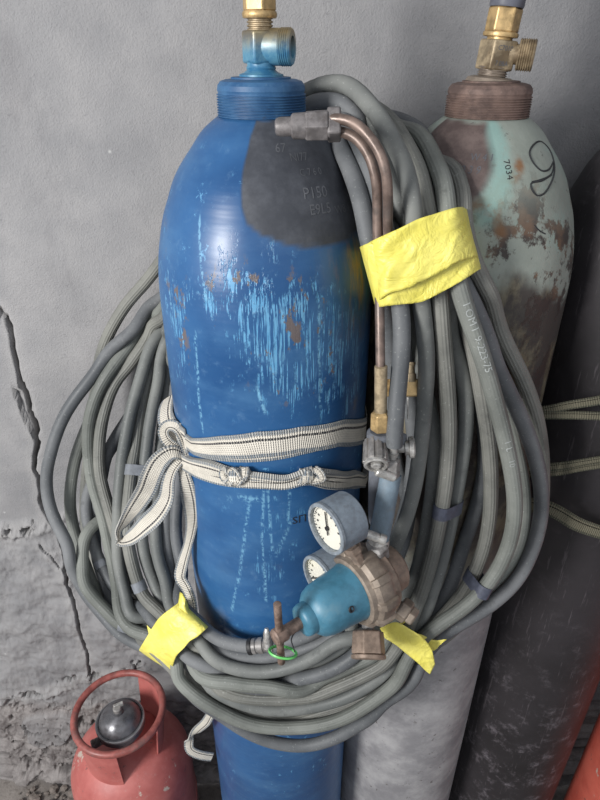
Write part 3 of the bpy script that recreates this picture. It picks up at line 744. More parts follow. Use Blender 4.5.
L = {1: [(125,608,.575),(100,570,.64),(86,530,.69),(86,480,.725),(92,430,.735),(96,385,.742),(104,345,.745),(127,303,.745),(145,283,.745)],
 2: [(125,628,.545),(104,613,.560),(84,590,.575),(72,550,.600),(61,532,.62),(50,508,.64),(46,480,.655),(51,452,.665),(62,420,.68),(80,392,.69),(104,366,.705),(132,336,.72),(152,314,.735)],
 3: [(132,618,.545),(120,592,.575),(110,550,.615),(100,508,.645),(91,475,.665),(90,440,.675),(94,408,.685),(108,376,.70),(133,342,.72),(155,320,.735)],
 4: [(138,616,.55),(128,585,.58),(119,545,.61),(109,508,.635),(101,480,.655),(98,448,.672),(101,415,.685),(112,382,.70),(133,352,.715),(156,330,.73)],
 5: [(126,622,.552),(98,592,.585),(80,550,.63),(70,508,.665),(75,460,.69),(88,425,.705),(106,385,.715),(130,352,.725),(154,332,.735)],
 6: [(138,622,.535),(125,592,.56),(118,559,.585),(118,520,.61),(120,478,.64),(127,440,.66),(131,415,.672),(140,383,.69),(151,350,.71),(160,328,.725)],
 7: [(148,606,.54),(134,570,.565),(127,535,.59),(131,478,.635),(135,447,.66),(138,420,.675),(146,388,.695),(155,356,.712),(162,335,.725)],
 8: [(155,585,.56),(143,550,.585),(142,500,.62),(144,470,.645),(147,440,.665),(151,408,.685),(158,380,.70),(166,350,.715),(170,335,.725)],
 9: [(170,585,.55),(158,555,.58),(157,500,.63),(161,460,.66),(166,420,.69),(169,390,.705),(171,365,.715)],
 10: [(172,578,.56),(166,540,.60),(168,495,.635),(173,450,.67),(176,410,.69),(176,380,.705)],
 11: [(180,575,.565),(175,530,.605),(177,485,.64),(181,440,.675),(184,400,.695)],
 12: [(120,604,.565),(98,562,.62),(94,520,.655),(100,480,.675),(108,452,.69),(120,432,.70),(140,400,.715),(158,370,.72)]}
loops = [(T1, R2, 4, 8, 3), (T5, R3, 6, 7, 4), (T2, R4, 7, 6, 5), (T6, R6, 9, 3, 8), (T7, R8, 8, 4, 7), (T6, R9, 10, 2, 11),
         (T9, R7, 12, 1, 10), (T9, R5, 5, 12, 6), (T8, R2c, 3, 9, 2), (T7, R10, 11, 5, 9), (T3, R2, 2, 10, 1)]
mats = [0, 1, 0, 3, 1, 2, 1, 2, 0, 3, 2]; HP = []
for i, (T, R, b, l, k) in enumerate(loops):
    jit = .0
    T_ = list(T); R__ = list(R)
    if i == 5: T_ = [(u+4, v+1, Y+.018) for u, v, Y in T6[:7]]+[(456,250,.535)]
    if i == 7: T_ = [(u-12, v+12, Y+.006) for u, v, Y in T9]
    if i == 9: T_ = [(u+1, v+8, Y+.012) for u, v, Y in T7]
    if i == 10: R__ = [(401,310,.53),(404,350,.535),(410,400,.545),(414,450,.545),(409,495,.53),(398,535,.51),(380,570,.49),(362,600,.478)]
    pts = [at(*p) for p in T_+R__+Bt[b]]+[at(*p) for p in tape2(k)]+[at(*p) for p in L[l]]+back({1:-.4,2:2.0,3:2.6,4:3.0,5:3.3,6:3.6,7:4.,8:4.4,9:4.8,11:4.6,12:5.2}.get(l, 4.), .020*((i*3) % 4)-.004)
    HP.append(hose(i, pts, True, HR*(1.0 if i % 2 else .97), mats[i])[1])
# loose ends: one ends at the torch barb, one at the clamp by the T handle, one on the far side of it
ptsA = [at(*p) for p in [(394,446,.462),(395,425,.466),(399,380,.478),(402,345,.484),(401,310,.495),(393,270,.508),(383,235,.522),(374,195,.545),(366,165,.565),(352,128,.590),(336,116,.61),(318,113,.63)]]
ptsA += [V((-.030,.688,H-.085)), V((-.09,.725,H-.13)), V((-.14,.73,H-.22))]+[at(*p) for p in L[11][::-1]]+[at(*p) for p in tape2(0)[::-1]]+[at(218,640,.480), at(236,645,.474), at(250,646.5,.470)]
hose(20, ptsA, False, HR*.98, 2)
ptsB = [at(268,645,.466), at(280,644,.466)]+[at(*p) for p in Bt[1][::-1][1:]]+[at(*p) for p in R1b[::-1]]+[at(*p) for p in T4[::-1]]+[V((-.03,.685,H-.095))]
hose(21, ptsB, False, HR*.97, 2)
# small loop sprung free on the left
ptsC = [V((-.04,.735,H-.46)), V((-.12,.73,H-.49)), at(165,505,.71), at(140,508,.69), at(118,513,.662), at(102,519,.645), at(88,530,.625), at(78,548,.605), at(77,568,.588), at(85,588,.572), at(102,606,.558), at(125,620,.545)]+[at(*p) for p in tape2(6.5)[::-1]]+[at(*p) for p in Bt[5][::-1]]+[at(398,628,.47),at(415,600,.49)]
hose(22, ptsC, False, HR, 3)
# straight strand from the left toward lower tape
ptsD = [V((-.03,.74,H-.28)), V((-.11,.735,H-.34)), at(150,412,.72), at(120,436,.705), at(104,462,.69), at(88,500,.665), at(92,540,.63), at(108,578,.595), at(128,606,.56)]+[at(*p) for p in tape2(8.5)[::-1]]+[at(*p) for p in Bt[11][::-1]]
hose(23, ptsD, False, HR*.95, 2)
relax()
for P, r, cl, mt in HQ: MB().tube(P, r, 16, cl).build('hose_loop' if cl else 'hose_length', HOSES[mt], HC, ang=80)
# bands clipping hose pairs: each is seated on the strand nearest to it
def near(u, v, Y=None, skip=()):
    best = None; t = at(u, v, .5); d0 = (t-CAM).normalized()
    for hi, (P, r, cl, _) in enumerate(HQ):
        if hi in skip: continue
        for i, p in enumerate(P):
            w_ = p-CAM; L_ = w_.dot(d0)
            if L_ < .3 or p.y > .70: continue
            q = (w_-d0*L_).length+L_*.10
            if best is None or q < best[0]: best = (q, hi, i)
    return best
def band(u, v, pair=True, wd=.013, m=BLACK):
    _, hi, i = near(u, v); P = HQ[hi][0]; a = P[i]; d = (P[(i+1) % len(P)]-P[i-1]).normalized(); b = None
    if pair:
        bd = 9
        for hj, (Q, r, cl, _) in enumerate(HQ):
            if hj == hi: continue
            for q in Q:
                L_ = (q-a).length
                if L_ < bd and L_ > HR*.9: bd = L_; b = q
        if bd > HR*3.2: b = None
    if b is None: b = a
    mid = (a+b)/2; side = b-a; side -= d*side.dot(d); hw = side.length/2
    side = side.normalized() if hw > 1e-4 else d.cross(CAM-a).normalized(); nrm = side.cross(d); r = HR+.0011; ring = []
    for k in range(28):
        t = 2*pi*(k+.5)/28; c, s_ = cos(t), sin(t); ring.append(side*(c*r+(hw if c >= 0 else -hw))+nrm*s_*r)
    m_ = MB(); m_.quadgrid([[mid+d*h+q*s2 for q in ring] for h, s2 in ((-wd/2,.93),(-wd/2,1),(wd/2,1),(wd/2,.93))], closed_u=True); m_.build('hose_band', m, HC, ang=50)
band(446,513,True,.015); band(467,573,True,.015)
GB = m_simple('grey_band', srgb(112,116,122), .6, 0, .15, .2, 200)
band(123,628,False,.013,GB); band(145,583,False,.013,GB); band(138,472,True,.014,GB); band(104,563,False,.010,GB)

# hose lettering on the front strand
hp = HQ[3][0]
def hose_text(s, start, size):
    i0 = min(range(len(hp)), key=lambda i: (hp[i]-at(*start)).length)
    def bend(x, y):
        f = i0+x/.0071; i = int(f); p = hp[i % len(hp)].lerp(hp[(i+1) % len(hp)], f-i); t = (hp[(i+1) % len(hp)]-hp[i % len(hp)]).normalized()
        out = (CAM-p); out = (out-t*out.dot(t)).normalized(); sd_ = out.cross(t); a = (y-size*.35)/HR+.25
        return p+(out*cos(a)+sd_*sin(a))*(HR+.0003)
    return helper_text(s, blue, 0, 0, size, m_txt, HC, 'moulded_lettering', bend=bend)
m_txt = m_simple('moulded_text', srgb(160,164,162), .6, 0, .1, 0, 60)
hose_text('I OM I  9-223-75', (463,302,.495), .0095)
hose_text('I  L    10', (505,440,.486), .0085)

# ------------------------------------------------------------------ hose clamp by the T handle + blue-grey hose piece
def dvec(p, q): return (at(*q)-at(*p)).normalized()
ca = at(249,646.5,.470); cdv = dvec((249,646.5,.470),(285,643,.466))
MB().lathe([(.0085,-.001),(.0098,0),(.0098,.004),(.0085,.005)], ca, cdv, 28).build('end_collar', BLACK_PL, HC)
MB().lathe([(.0075,.004),(.0092,.005),(.0092,.009),(.0080,.010),(.0080,.012),(.0094,.0125),(.0094,.018),(.0082,.019),(.0075,.022),(.009,.0225),(.009,.030),(.007,.031)], ca, cdv, 28).build('hose_coupling', STEEL, HC, ang=25)
k = at(267,640,.456); MB().lathe([(.0032,-.011),(.0042,-.010),(.0042,.009),(.0034,.010),(.0022,.014)], k, cdir(-.03,1,.1), 16).build('clamp_screw', CHROME, HC)

# ------------------------------------------------------------------ yellow tape
def sheet(top, bot, n=26, m=10, wr=.0026, seed=0, pinch=None):
    tp = spline([at(*p) for p in top], .002, smooth=1); bp = spline([at(*p) for p in bot], .002, smooth=1)
    rs = lambda P, t: P[min(len(P)-1, int(t*(len(P)-1)))].lerp(P[min(len(P)-1, int(t*(len(P)-1))+1)], t*(len(P)-1)-int(t*(len(P)-1)))
    rows = []
    for j in range(m+1):
        f = j/m; row = []
        for i in range(n+1):
            t = i/n; p = rs(tp, t).lerp(rs(bp, t), f)
            w1 = noise.noise(V((t*5+seed, f*3+t*4, seed)))*wr + abs(noise.noise(V((t*9+f*5, f*2-t*3, seed+3))))*wr*.8
            edge = min(1, min(t, 1-t)*8+.2)
            row.append(p + (CAM-p).normalized()*(w1*edge))
        rows.append(row)
    return rows
def tape_part(parent, top, bot, name='tape_layer', **k):
    m = MB(); m.keep = True; m.quadgrid(sheet(top, bot, **k)); o = m.build(name, TAPE, parent, ang=60)
    s = o.modifiers.new('thick', 'SOLIDIFY'); s.thickness = .0004; s.offset = -1; return o
c1 = at(420,255,.50)
tp1 = thing('adhesive_tape', 'large yellow tape wrap binding the hoses and copper tubes at upper right', 'tape', c1, 'yellow tape wraps on the hose coil')
tape_part(tp1, [(366,246,.520),(370,242,.500),(378,238,.492),(400,228,.488),(418,219,.490),(434,214,.491),(450,209,.494),(460,207,.503),(464,208,.520)],
               [(380,300,.505),(381,299,.486),(390,293,.478),(408,288,.479),(425,280,.481),(442,271,.482),(458,262,.484),(474,257,.495),(478,257,.512)], seed=1, n=60, m=20)
tape_part(tp1, [(360,247,.515),(364,245,.503),(372,243,.496),(390,262,.492),(420,262,.492),(450,248,.495),(471,247,.500),(475,248,.515)],
               [(376,308,.505),(379,307,.490),(390,305.5,.481),(404,304,.482),(421,302,.484),(440,293,.486),(460,282,.488),(477,271,.497),(481,269,.515)], seed=4, n=60, m=20)
tape_part(tp1, [(464,208,.520),(466,212,.56),(440,225,.60),(400,240,.60),(375,250,.565),(366,246,.520)],
               [(480,266,.512),(482,270,.55),(455,280,.585),(420,292,.58),(388,303,.55),(378,306,.505)], seed=6, name='tape_back')
c2 = at(172,635,.49)
tp2 = thing('adhesive_tape', 'yellow tape wrap around the hose bundle at lower left, above the red cylinder', 'tape', c2, 'yellow tape wraps on the hose coil')
tape_part(tp2, [(181,598,.530),(178,603,.504),(170,609,.496),(160,617,.496),(152,628,.500),(146,638,.502),(140,648,.508),(139,651,.525)],
               [(209,626,.505),(206,629,.478),(197,637,.471),(190,641,.470),(184,648,.469),(177,655,.469),(172,668,.476),(170,672,.495)], seed=9, n=50, m=20)
tape_part(tp2, [(180,592,.515),(183,594,.508),(186,600,.506),(188,606,.508)], [(178,607,.500),(181,609,.498),(185,612,.494),(190,616,.492)], seed=12, n=8, m=6)
tape_part(tp2, [(147,625,.505),(150,628,.501),(154,632,.499)], [(150,640,.502),(154,641,.499),(158,640,.497)], seed=2, n=8, m=6)
tape_part(tp2, [(181,598,.530),(176,612,.56),(155,640,.56),(140,650,.525)], [(209,626,.505),(204,640,.515),(184,662,.515),(170,672,.495)], seed=13, name='tape_back')
c3 = at(412,645,.44)
tp3 = thing('adhesive_tape', 'yellow tape with a loose torn end below the regulator, against the grey-green cylinder', 'tape', c3, 'yellow tape wraps on the hose coil')
tape_part(tp3, [(380,628,.452),(396,622,.448),(410,629,.444),(422,637,.441),(431,648,.438),(435,664,.436)],
               [(385,638,.450),(396,645,.445),(407,654,.441),(418,663,.437),(426,671,.434),(430,674,.433)], seed=15, n=30, m=12)
tape_part(tp3, [(405,632,.455),(420,634,.453),(434,640,.452),(447,639,.450)], [(412,650,.452),(424,652,.450),(435,650,.449),(440,645,.449)], seed=17, n=16, m=6)
tape_part(tp3, [(384,632,.452),(390,640,.480),(402,650,.50)], [(410,618,.46),(420,632,.49),(430,640,.51)], seed=19, n=12, m=8, name='tape_back')

# ------------------------------------------------------------------ woven strap round the blue cylinder
S = thing('tie_strap', 'cream woven strap with dark stripes knotted around the middle of the blue cylinder', 'strap', blue.pt(0, DZ-.45))
def ribbon(pts, ups, w, name, parent, mat, th=.0016, curl=0., n=8, widths=None):
    m = MB(); rows = []; uvs = []; Ln = 0; N = len(pts)
    for i, p in enumerate(pts):
        if i: Ln += (pts[i]-pts[i-1]).length
        t = (pts[min(i+1, N-1)]-pts[max(i-1, 0)]).normalized(); u = ups[i]; u = (u-t*u.dot(t)).normalized(); nn = u.cross(t)
        ww = widths[i] if widths else w
        ring = []; uvr = []
        for k in range(n+1):
            s = k/n-.5; ring.append(p+u*s*ww+nn*(th/2+curl*(s*s*4-1)*ww*.25)); uvr.append((Ln, k/n))
        for k in range(n, -1, -1):
            s = k/n-.5; ring.append(p+u*s*ww+nn*(-th/2+curl*(s*s*4-1)*ww*.25)); uvr.append((Ln, k/n))
        rows.append(ring); uvs.append(uvr)
    b = len(m.v); R = len(rows[0])
    for r in rows: m.v += [tuple(q) for q in r]
    for i in range(N-1):
        for k in range(R):
            k2 = (k+1) % R; m.f.append((b+i*R+k, b+i*R+k2, b+(i+1)*R+k2, b+(i+1)*R+k)); m.uv.append((uvs[i][k], uvs[i][k2], uvs[i+1][k2], uvs[i+1][k]))
    m.fan([b+k for k in range(R)][::-1]); m.fan([b+(N-1)*R+k for k in range(R)])
    return m.build(name, mat, parent, ang=50)
def lerpU(ctrl, n):
    out = []
    for i in range(n):
        t = i/(n-1)*(len(ctrl)-1); k = min(int(t), len(ctrl)-2); out.append((V(ctrl[k]).lerp(V(ctrl[k+1]), t-k)).normalized())
    return out
def cyl_band(lo_l, hi_l, off, name, wide=None):
    """strap once round the blue cylinder; pixel anchors (left, middle, right) give its height"""
    A = [blue.pz(*p) for p in lo_l]
    pts = []; wd = []; seg = 120
    for i in range(seg+1):
        a = A[0][0]-.10+(2*pi)*i/seg
        if a <= A[-1][0]:
            for (a0, z0), (a1, z1), w0, w1 in zip(A, A[1:], hi_l, hi_l[1:]):
                if a <= a1: t = max(0, (a-a0)/(a1-a0)); z = z0+(z1-z0)*t; ww = w0+(w1-w0)*t; break
        else:
            t = (a-A[-1][0])/(A[0][0]+2*pi-.10-A[-1][0]); z = A[-1][1]*(1-t)+A[0][1]*t; ww = hi_l[-1]
        pts.append(blue.pt(a, z, off)); wd.append(ww)
    return ribbon(pts, [V((0,0,1))]*len(pts), .03, name, S, STRAP, widths=wd)
cyl_band([(194,445),(225,446),(260,443),(300,438),(340,432),(368,429)], [.018,.026,.030,.029,.030,.030], .0022, 'strap_band')
cyl_band([(194,446),(225,451),(260,452),(300,446),(340,435),(368,431)], [.020,.022,.020,.018,.014,.012], .0012, 'strap_band')
# twisted lower strand with two knots
lp = [blue.pz(*p) for p in ((180,458),(200,464),(225,470),(240,473),(262,477),(285,478),(304,471),(325,474),(345,477),(370,477))]
LP = spline([blue.pt(a, z, .005) for a, z in lp]+[blue.pt(lp[-1][0]+.35, lp[-1][1]+.003, .004), blue.pt(lp[-1][0]+.9, lp[-1][1]+.01, .004)], .004)
def twist(i, n): t = i/n; return .5*sin(t*9)
ribbon(LP, [V((0, -.25+.3*sin(i*.10), 1)).normalized() for i in range(len(LP))], .02, 'strap_strand', S, STRAP, th=.0050, curl=.25, widths=[.016+.005*sin(i*.21)**2 for i in range(len(LP))])
LP2 = [p+V((0,-.003,-.004+.003*sin(i*.2))) for i, p in enumerate(LP)]
ribbon(LP2, [V((0, .5+.5*sin(i*.13), 1)).normalized() for i in range(len(LP))], .011, 'strap_strand', S, STRAP, th=.004, widths=[.0115]*len(LP))
def knot(u, v, a_off, sc, name='strap_knot', turns=2.6, seed=0, tilt=.4):
    a, z = blue.pz(u, v); c = blue.pt(a, z, .008); pts = []; ups = []
    n = 90
    for i in range(n):
        t = i/(n-1); th = t*turns*2*pi+seed
        rr = sc*(.72+.16*sin(th*1.7+seed))
        p = c+RIGHT*(sc*.8*cos(th*.5+seed)*.9)+(UP*cos(th)+BACK*sin(th)*.8)*rr*.62+RIGHT*sin(th)*sc*tilt
        pts.append(p); ups.append((RIGHT*.8+UP*.3*sin(th)+BACK*.3).normalized())
    ribbon(pts, ups, sc*.72, name, S, STRAP, th=.0042, curl=.35)
    core = MB(); 
    core.lathe([(.15*sc,-sc*.62),(.55*sc,-sc*.5),(.70*sc,-.1*sc),(.66*sc,.25*sc),(.4*sc,.55*sc),(.1*sc,.65*sc)], c, cdir(1,.0,.1), 20)
    core.build('knot_core', STRAP, S)
knot(239, 471, 0, .0125, seed=.4)
knot(305, 471, 0, .0115, seed=2.1, turns=2.2, tilt=.55)
# left: collar of the tie, coming from behind the cylinder and looping
def rpath(pp, ctrl, w, name='strap_loop', widths=None, curl=.15, th=.002, mat=None, parent=None):
    P = spline([at(*p) for p in pp], .003, smooth=2); n = len(P)
    U = lerpU([cdir(*c) for c in ctrl], n)
    wd = None
    if widths: wd = [widths[min(int(i/(n-1)*(len(widths)-1)), len(widths)-2)]*(1-(i/(n-1)*(len(widths)-1)-min(int(i/(n-1)*(len(widths)-1)), len(widths)-2)))+widths[min(int(i/(n-1)*(len(widths)-1)), len(widths)-2)+1]*(i/(n-1)*(len(widths)-1)-min(int(i/(n-1)*(len(widths)-1)), len(widths)-2)) for i in range(n)]
    return ribbon(P, U, w, name, parent or S, mat or STRAP, th=th, widths=wd, curl=curl)
rpath([(169,398,.610),(166,408,.590),(166,420,.575),(172,432,.562),(182,441,.552),(190,448,.545)], [(.8,.5,.2),(.9,.2,.4),(1,.1,.3),(.7,.7,.2),(.4,.9,.2)], .020, 'strap_loop')
rpath([(190,452,.548),(176,448,.548),(166,440,.550),(163,431,.552),(168,425,.548),(177,427,.540),(183,436,.536),(187,447,.534),(190,458,.534)], [(0,1,0),(.3,1,0),(1,.3,0),(1,0,.2),(.3,-1,.2),(-.4,-1,.2),(-1,-.4,.2),(-1,-.2,.2)], .012, 'strap_loop', th=.003)
# long hanging loop
rpath([(184,456,.540),(172,452,.535),(160,460,.530),(152,474,.527),(146,490,.526),(136,506,.526),(126,521,.528),(119,533,.532),(120,540,.530),(130,538,.520),(144,526,.514),(158,512,.514),(166,498,.518),(168,482,.524),(173,468,.530),(182,458,.538)],
      [(-.5,1,.2),(-.6,.8,.3),(-.9,.5,.2),(-.95,.2,.4),(-.9,.4,.4),(-.7,.6,.5),(-.6,.3,.8),(-.3,.2,1),(0,-.6,.9),(.3,-.9,.3),(.5,-.8,.3),(.8,-.6,.2),(1,-.2,.2),(1,-.1,.2),(.9,-.5,.1),(.5,-.8,0)], .021, widths=[.012,.018,.022,.023,.022,.020,.018,.014,.014,.018,.021,.022,.020,.017,.013,.010])
# hanging tail down to the tape
rpath([(181,462,.538),(186,480,.530),(190,500,.530),(192,520,.532),(188,545,.535),(183,562,.536),(180,578,.530),(184,584,.527),(190,596,.522),(193,610,.512),(192,622,.505)],
      [(1,.1,.2),(1,.1,.1),(1,0,-.1),(1,.1,.1),(.9,.3,.4),(.8,.3,.6),(1,-.2,.3),(.9,.5,.2),(1,.2,.4),(.9,.4,.3)], .020, 'strap_tail', widths=[.010,.016,.019,.017,.013,.011,.013,.015,.014,.013,.011])
rpath([(214,694,.500),(211,712,.52),(206,722,.53),(196,731,.535),(189,740,.535),(190,750,.53),(200,755,.53),(212,757,.535)],
      [(1,.1,.2),(1,0,.2),(.8,-.5,.3),(.5,-.8,.3),(.9,-.1,.4),(.6,.8,.2),(0,1,.2),(0,1,.1)], .016, 'strap_tail', widths=[.010,.014,.015,.015,.013,.014,.014,.013])

# --- strap lines over the black cylinder on the right
S2 = thing('tie_strap', 'dusty olive-grey strap lines stretched across the black cylinder at the right edge', 'strap', blk.pt(0, DZ-.4))
def rp2(pp, ctrl, w, widths=None): return rpath(pp, ctrl, w, 'strap_strand', widths, .1, .003, STRAP2, S2)
rp2([(490,412,.590),(520,412,.572),(545,410,.562),(570,405,.553),(600,400,.548),(660,385,.548),(760,372,.60)], [(0,1,.2)]*3, .014, [.009,.009,.010,.014,.018,.02])
rp2([(490,415,.588),(520,415,.570),(545,415,.559),(575,415,.550),(600,416,.545),(660,418,.545),(760,415,.60)], [(0,1,.4),(0,1,0)], .009)
rp2([(490,470,.590),(530,468,.572),(560,466,.560),(600,460,.552),(660,452,.550),(760,445,.60)], [(0,1,.1)]*3, .009)
rp2([(490,474,.588),(530,474,.570),(560,472,.558),(580,468,.553),(600,465,.549),(660,458,.548),(760,450,.60)], [(0,1,.5)]*3, .008)
rp2([(500,505,.60),(530,505,.580),(548,508,.570),(562,515,.562),(575,523,.556),(600,532,.552),(660,545,.552),(760,548,.60)], [(0,1,.1),(.3,1,.2),(.1,1,.1)], .013, [.018,.018,.015,.011,.010,.010])

# ------------------------------------------------------------------ cutting torch
T = thing('cutting_torch', 'cutting torch with a dark nozzle head and two bent copper tubes taped to the hoses', 'torch', at(380,440,.47))
th_ax = dvec((275,127,.522),(330,125,.520)); tb = at(275,127,.522)
MB().lathe([(.004,0),(.0062,.001),(.0072,.004),(.0072,.015),(.0085,.016),(.0085,.0175)], tb, th_ax, 32).build('nozzle_tip', NOZ, T, ang=30)
MB().lathe([(.0080,.013),(.0096,.0145),(.0100,.026)], tb, th_ax, 32, a0=.3).build('nozzle_sleeve', NOZ, T, ang=30)
MB().lathe([(.010,.024),(hexa(.0102),.025),(hexa(.0106),.042),(.0100,.043)], tb, th_ax, 6, ref=UP).build('nozzle_nut', NOZ, T, smooth=False, bevel=.0008)
sd_t = th_ax.cross(UP).normalized(); up_t = sd_t.cross(th_ax)
MB().box(tb+th_ax*.0470, th_ax*.0055, up_t*.0106, sd_t*.0095).build('torch_head', NOZ, T, bevel=.0018)
tu = spline([at(*p) for p in ((326,119,.518),(335,118.5,.515),(347,120,.511),(360,127,.505),(371,139,.500),(380,153,.496),(386,172,.493),(388,200,.497),(388,235,.503),(392,280,.505),(400,330,.535),(408,372,.545))], .004)
MB().tube(tu, .0042, 14).build('copper_tube', COPPER, T)
tl = spline([at(*p) for p in ((327,131,.520),(337,131,.517),(350,134,.514),(362,144,.509),(371,160,.505),(376,180,.502),(377.5,205,.506),(377.5,235,.507),(378.5,265,.503),(379.5,300,.495),(380,330,.486),(380.5,372,.476))], .004)
MB().tube(tl, .0042, 14).build('copper_tube', COPPER, T)
dn = dvec((381,367,.476),(380.5,432,.472)); s0 = at(381,366,.476)
pxm = (at(380.5,432,.472)-s0).length/66
MB().lathe([(.0045,0),(.0058,.0005),(.0058,46*pxm),(.0066,47*pxm)], s0, dn, 28).build('brass_sleeve', BRASS_OLD, T, ang=30)
MB().lathe([(.0060,44*pxm),(hexa(.0082),46.5*pxm),(hexa(.0085),62*pxm),(.0085,64*pxm)], s0, dn, 6, ref=BACK, a0=.5).build('union_nut', BRASS, T, smooth=False, bevel=.001)
b0 = at(380,431,.474); bd = dvec((380,431,.474),(375,560,.474))
MB().lathe([(.0095,0),(.0125,.002),(.0125,.020),(.011,.024),(.0095,.030),(.0095,.033)], b0, bd, 36).build('torch_body', HANDLE, T, ang=30)
MB().lathe([(.008,.030),(.0092,.034),(.0096,.060),(.0090,.095),(.0080,.112),(.005,.118)], b0, bd, 24, sx=.85).build('torch_handle', HANDLE, T)
# ribbed control knob facing the viewer
kc = at(376,462,.452); kd = cdir(-.12,-.62,.78)
def ribbed(r0, r1, n, h0, h1, o, d, depth=.12):
    m = MB(); prof = [(r0*.82,h0),(r0,h0+.001),(r1,h1-.0015),(r1*.86,h1)]; axd = V(d).normalized()
    rf = V((0,0,1)); x = (rf-axd*rf.dot(axd)).normalized(); y = axd.cross(x); segs = n*8; rows = []
    for r, h in prof:
        rows.append([V(o)+axd*h+(x*cos(2*pi*k/segs)+y*sin(2*pi*k/segs))*r*(1-depth*(1 if (k % 8) < 3 else 0)) for k in range(segs)])
    b = m.quadgrid(rows, closed_u=True); m.fan([b+k for k in range(segs)][::-1]); e = b+3*segs; m.fan([e+k for k in range(segs)])
    return m
ribbed(.0115,.0125,10,-.020,.004,kc+UP*.002,cdir(-.05,-.80,.60)).build('control_knob', STEEL, T, ang=25)
MB().lathe([(.0105,.003),(.0115,.004),(.0115,.006),(.0100,.007),(.0085,.0065),(.0080,.004),(.0050,.004),(.0048,.0068),(.0035,.008),(.001,.008)], kc+UP*.002, cdir(-.05,-.80,.60), 32).build('knob_face', CHROME, T, ang=30)
k2 = at(398,448,.478); MB().lathe([(.005,0),(.005,.006),(.0075,.0065),(.0075,.010),(.0105,.0105),(.0110,.0145),(.009,.016)], k2, cdir(1,.06,.1), 24).build('side_knob', CHROME, T, ang=30)
MB().box(b0+RIGHT*.017+bd*.012-BACK*.010, RIGHT*.010, UP*.0075, BACK*.006).build('torch_body', HANDLE, T, bevel=.002)
# hose barb, nut and clamp
hb = at(394,441,.462); hd = dvec((394,441,.462),(390,478,.456))
MB().lathe([(.0042,0),(.0042,.012),(.0058,.0125),(.0042,.017),(.0042,.020)], hb, hd, 20).build('hose_barb', CHROME, T, ang=30)
MB().lathe([(.0060,.018),(hexa(.0072),.0195),(hexa(.0072),.028),(.0088,.029),(.0095,.036),(.0080,.038)], hb, hd, 6, ref=RIGHT).build('barb_nut', STEEL, T, smooth=False, bevel=.0008)
kk = at(376,471,.450); ke = at(396,478,.450)
MB().lathe([(.0038,0),(.0046,.001),(.0046,.018),(.0040,.0195),(.0022,.0195),(.0022,.018),(.0005,.018)], kk, (ke-kk).normalized(), 20).build('clamp_screw', CHROME, T)
# blue-grey hose from the torch down to the regulator
bh = thing('connecting_hose', 'short blue-grey hose joining the torch fitting to the top of the regulator', 'hose', at(385,510,.46))
MB().tube(spline([at(*p) for p in ((391,474,.462),(389,485,.458),(386,500,.452),(383,518,.446),(379.5,534,.440),(378,542,.438))], .004), .0102, 24).build('hose_section', HOSE_BLUE, bh, ang=60)
MB().tube(spline([at(*p) for p in ((378.8,538,.439),(377.8,545,.437))], .002), .0110, 24).build('clamp_band', CHROME, bh)
cs = at(367,534,.424); ce = at(387,541,.421)
MB().lathe([(.0035,-.001),(.0045,0),(.0045,.011),(.0040,.012),(.0052,.0125),(.0052,.017),(.0045,.0185),(.001,.0185)], cs, (ce-cs).normalized(), 20).build('clamp_screw', CHROME, bh, ang=30)
# brass needle valve behind the taped hoses
nv = thing('needle_valve', 'small brass fitting glimpsed between the hoses below the yellow tape', 'valve', at(408,388,.55))
MB().box(at(406,388,.512), RIGHT*.021, UP*.0085, BACK*.007).build('valve_block', BRASS, nv, bevel=.0015)
MB().lathe([(.0060,0),(.0060,.008),(.0045,.0085),(.0045,.016),(.0055,.017),(.0055,.019)], at(410,382,.512), UP, 20).build('valve_stem', BRASS_OLD, nv, ang=30)
MB().lathe([(.0012,0),(.0010,.022),(.0004,.023)], at(408,396,.508), -UP, 8).build('valve_pin', CHROME, nv)

# ------------------------------------------------------------------ regulator
RG = thing('gas_regulator', 'brass gas regulator with blue bell housing, T-handle screw and two pressure gauges', 'regulator', at(365,592,.425))
O = at(358,587,.420); A = cdir(-.81,-.31,.50)    # axis toward the T handle
XU = (UP-A*UP.dot(A)).normalized(); XS = A.cross(XU)
# bonnet
MB().lathe([(.0305,.004),(.0300,.009),(.0290,.013),(.0268,.036),(.0258,.046),(.0232,.0535),(.0190,.0580),(.0158,.0600),(.0156,.0660),(.0145,.0695),(.0110,.0710),(.006,.0712)], O, A, 64).build('bonnet', BONNET, RG, ang=50)
hq = A*.028; # vent hole
hv = (cdir(.1,-.12,1)); hv = (hv-A*hv.dot(A)).normalized()
MB().lathe([(.0030,0),(.0034,.0006),(.0030,.0012),(.0022,.0010),(.0020,-.001),(.0005,-.001)], O+A*.030+hv*.0274, hv, 20).build('vent_hole', INK, RG)
# castellated cap ring
m = MB(); segs = 240; prof = [(.0280,.0080),(.0300,.0105),(.0325,.0112),(.0350,.0100),(.0360,.0060),(.0362,.0050),(.0398,.0010),(.0402,-.002),(.0402,-.012),(.0385,-.016),(.033,-.016)]
rows = []
for r, h in prof:
    row = []
    for k in range(segs):
        a = 2*pi*k/segs; q = (k*10/segs) % 1; tooth = 0
        rr = r+(.0034 if (h < .0055 and h > -.017 and r > .035 and (q < .28)) else 0)
        row.append(O+A*h+(XU*cos(a)+XS*sin(a))*rr)
    rows.append(row)
b = m.quadgrid(rows, closed_u=True); m.fan([b+k for k in range(segs)][::-1]); e = b+(len(prof)-1)*segs; m.fan([e+k for k in range(segs)])
m.build('cap_ring', BRASS_DULL, RG, ang=28)
MB().lathe([(.036,-.014),(.0365,-.024),(.033,-.027),(.026,-.029),(.0250,-.046),(.022,-.049),(.010,-.0495)], O, A, 48).build('regulator_body', BRONZE_NUT, RG, ang=35)
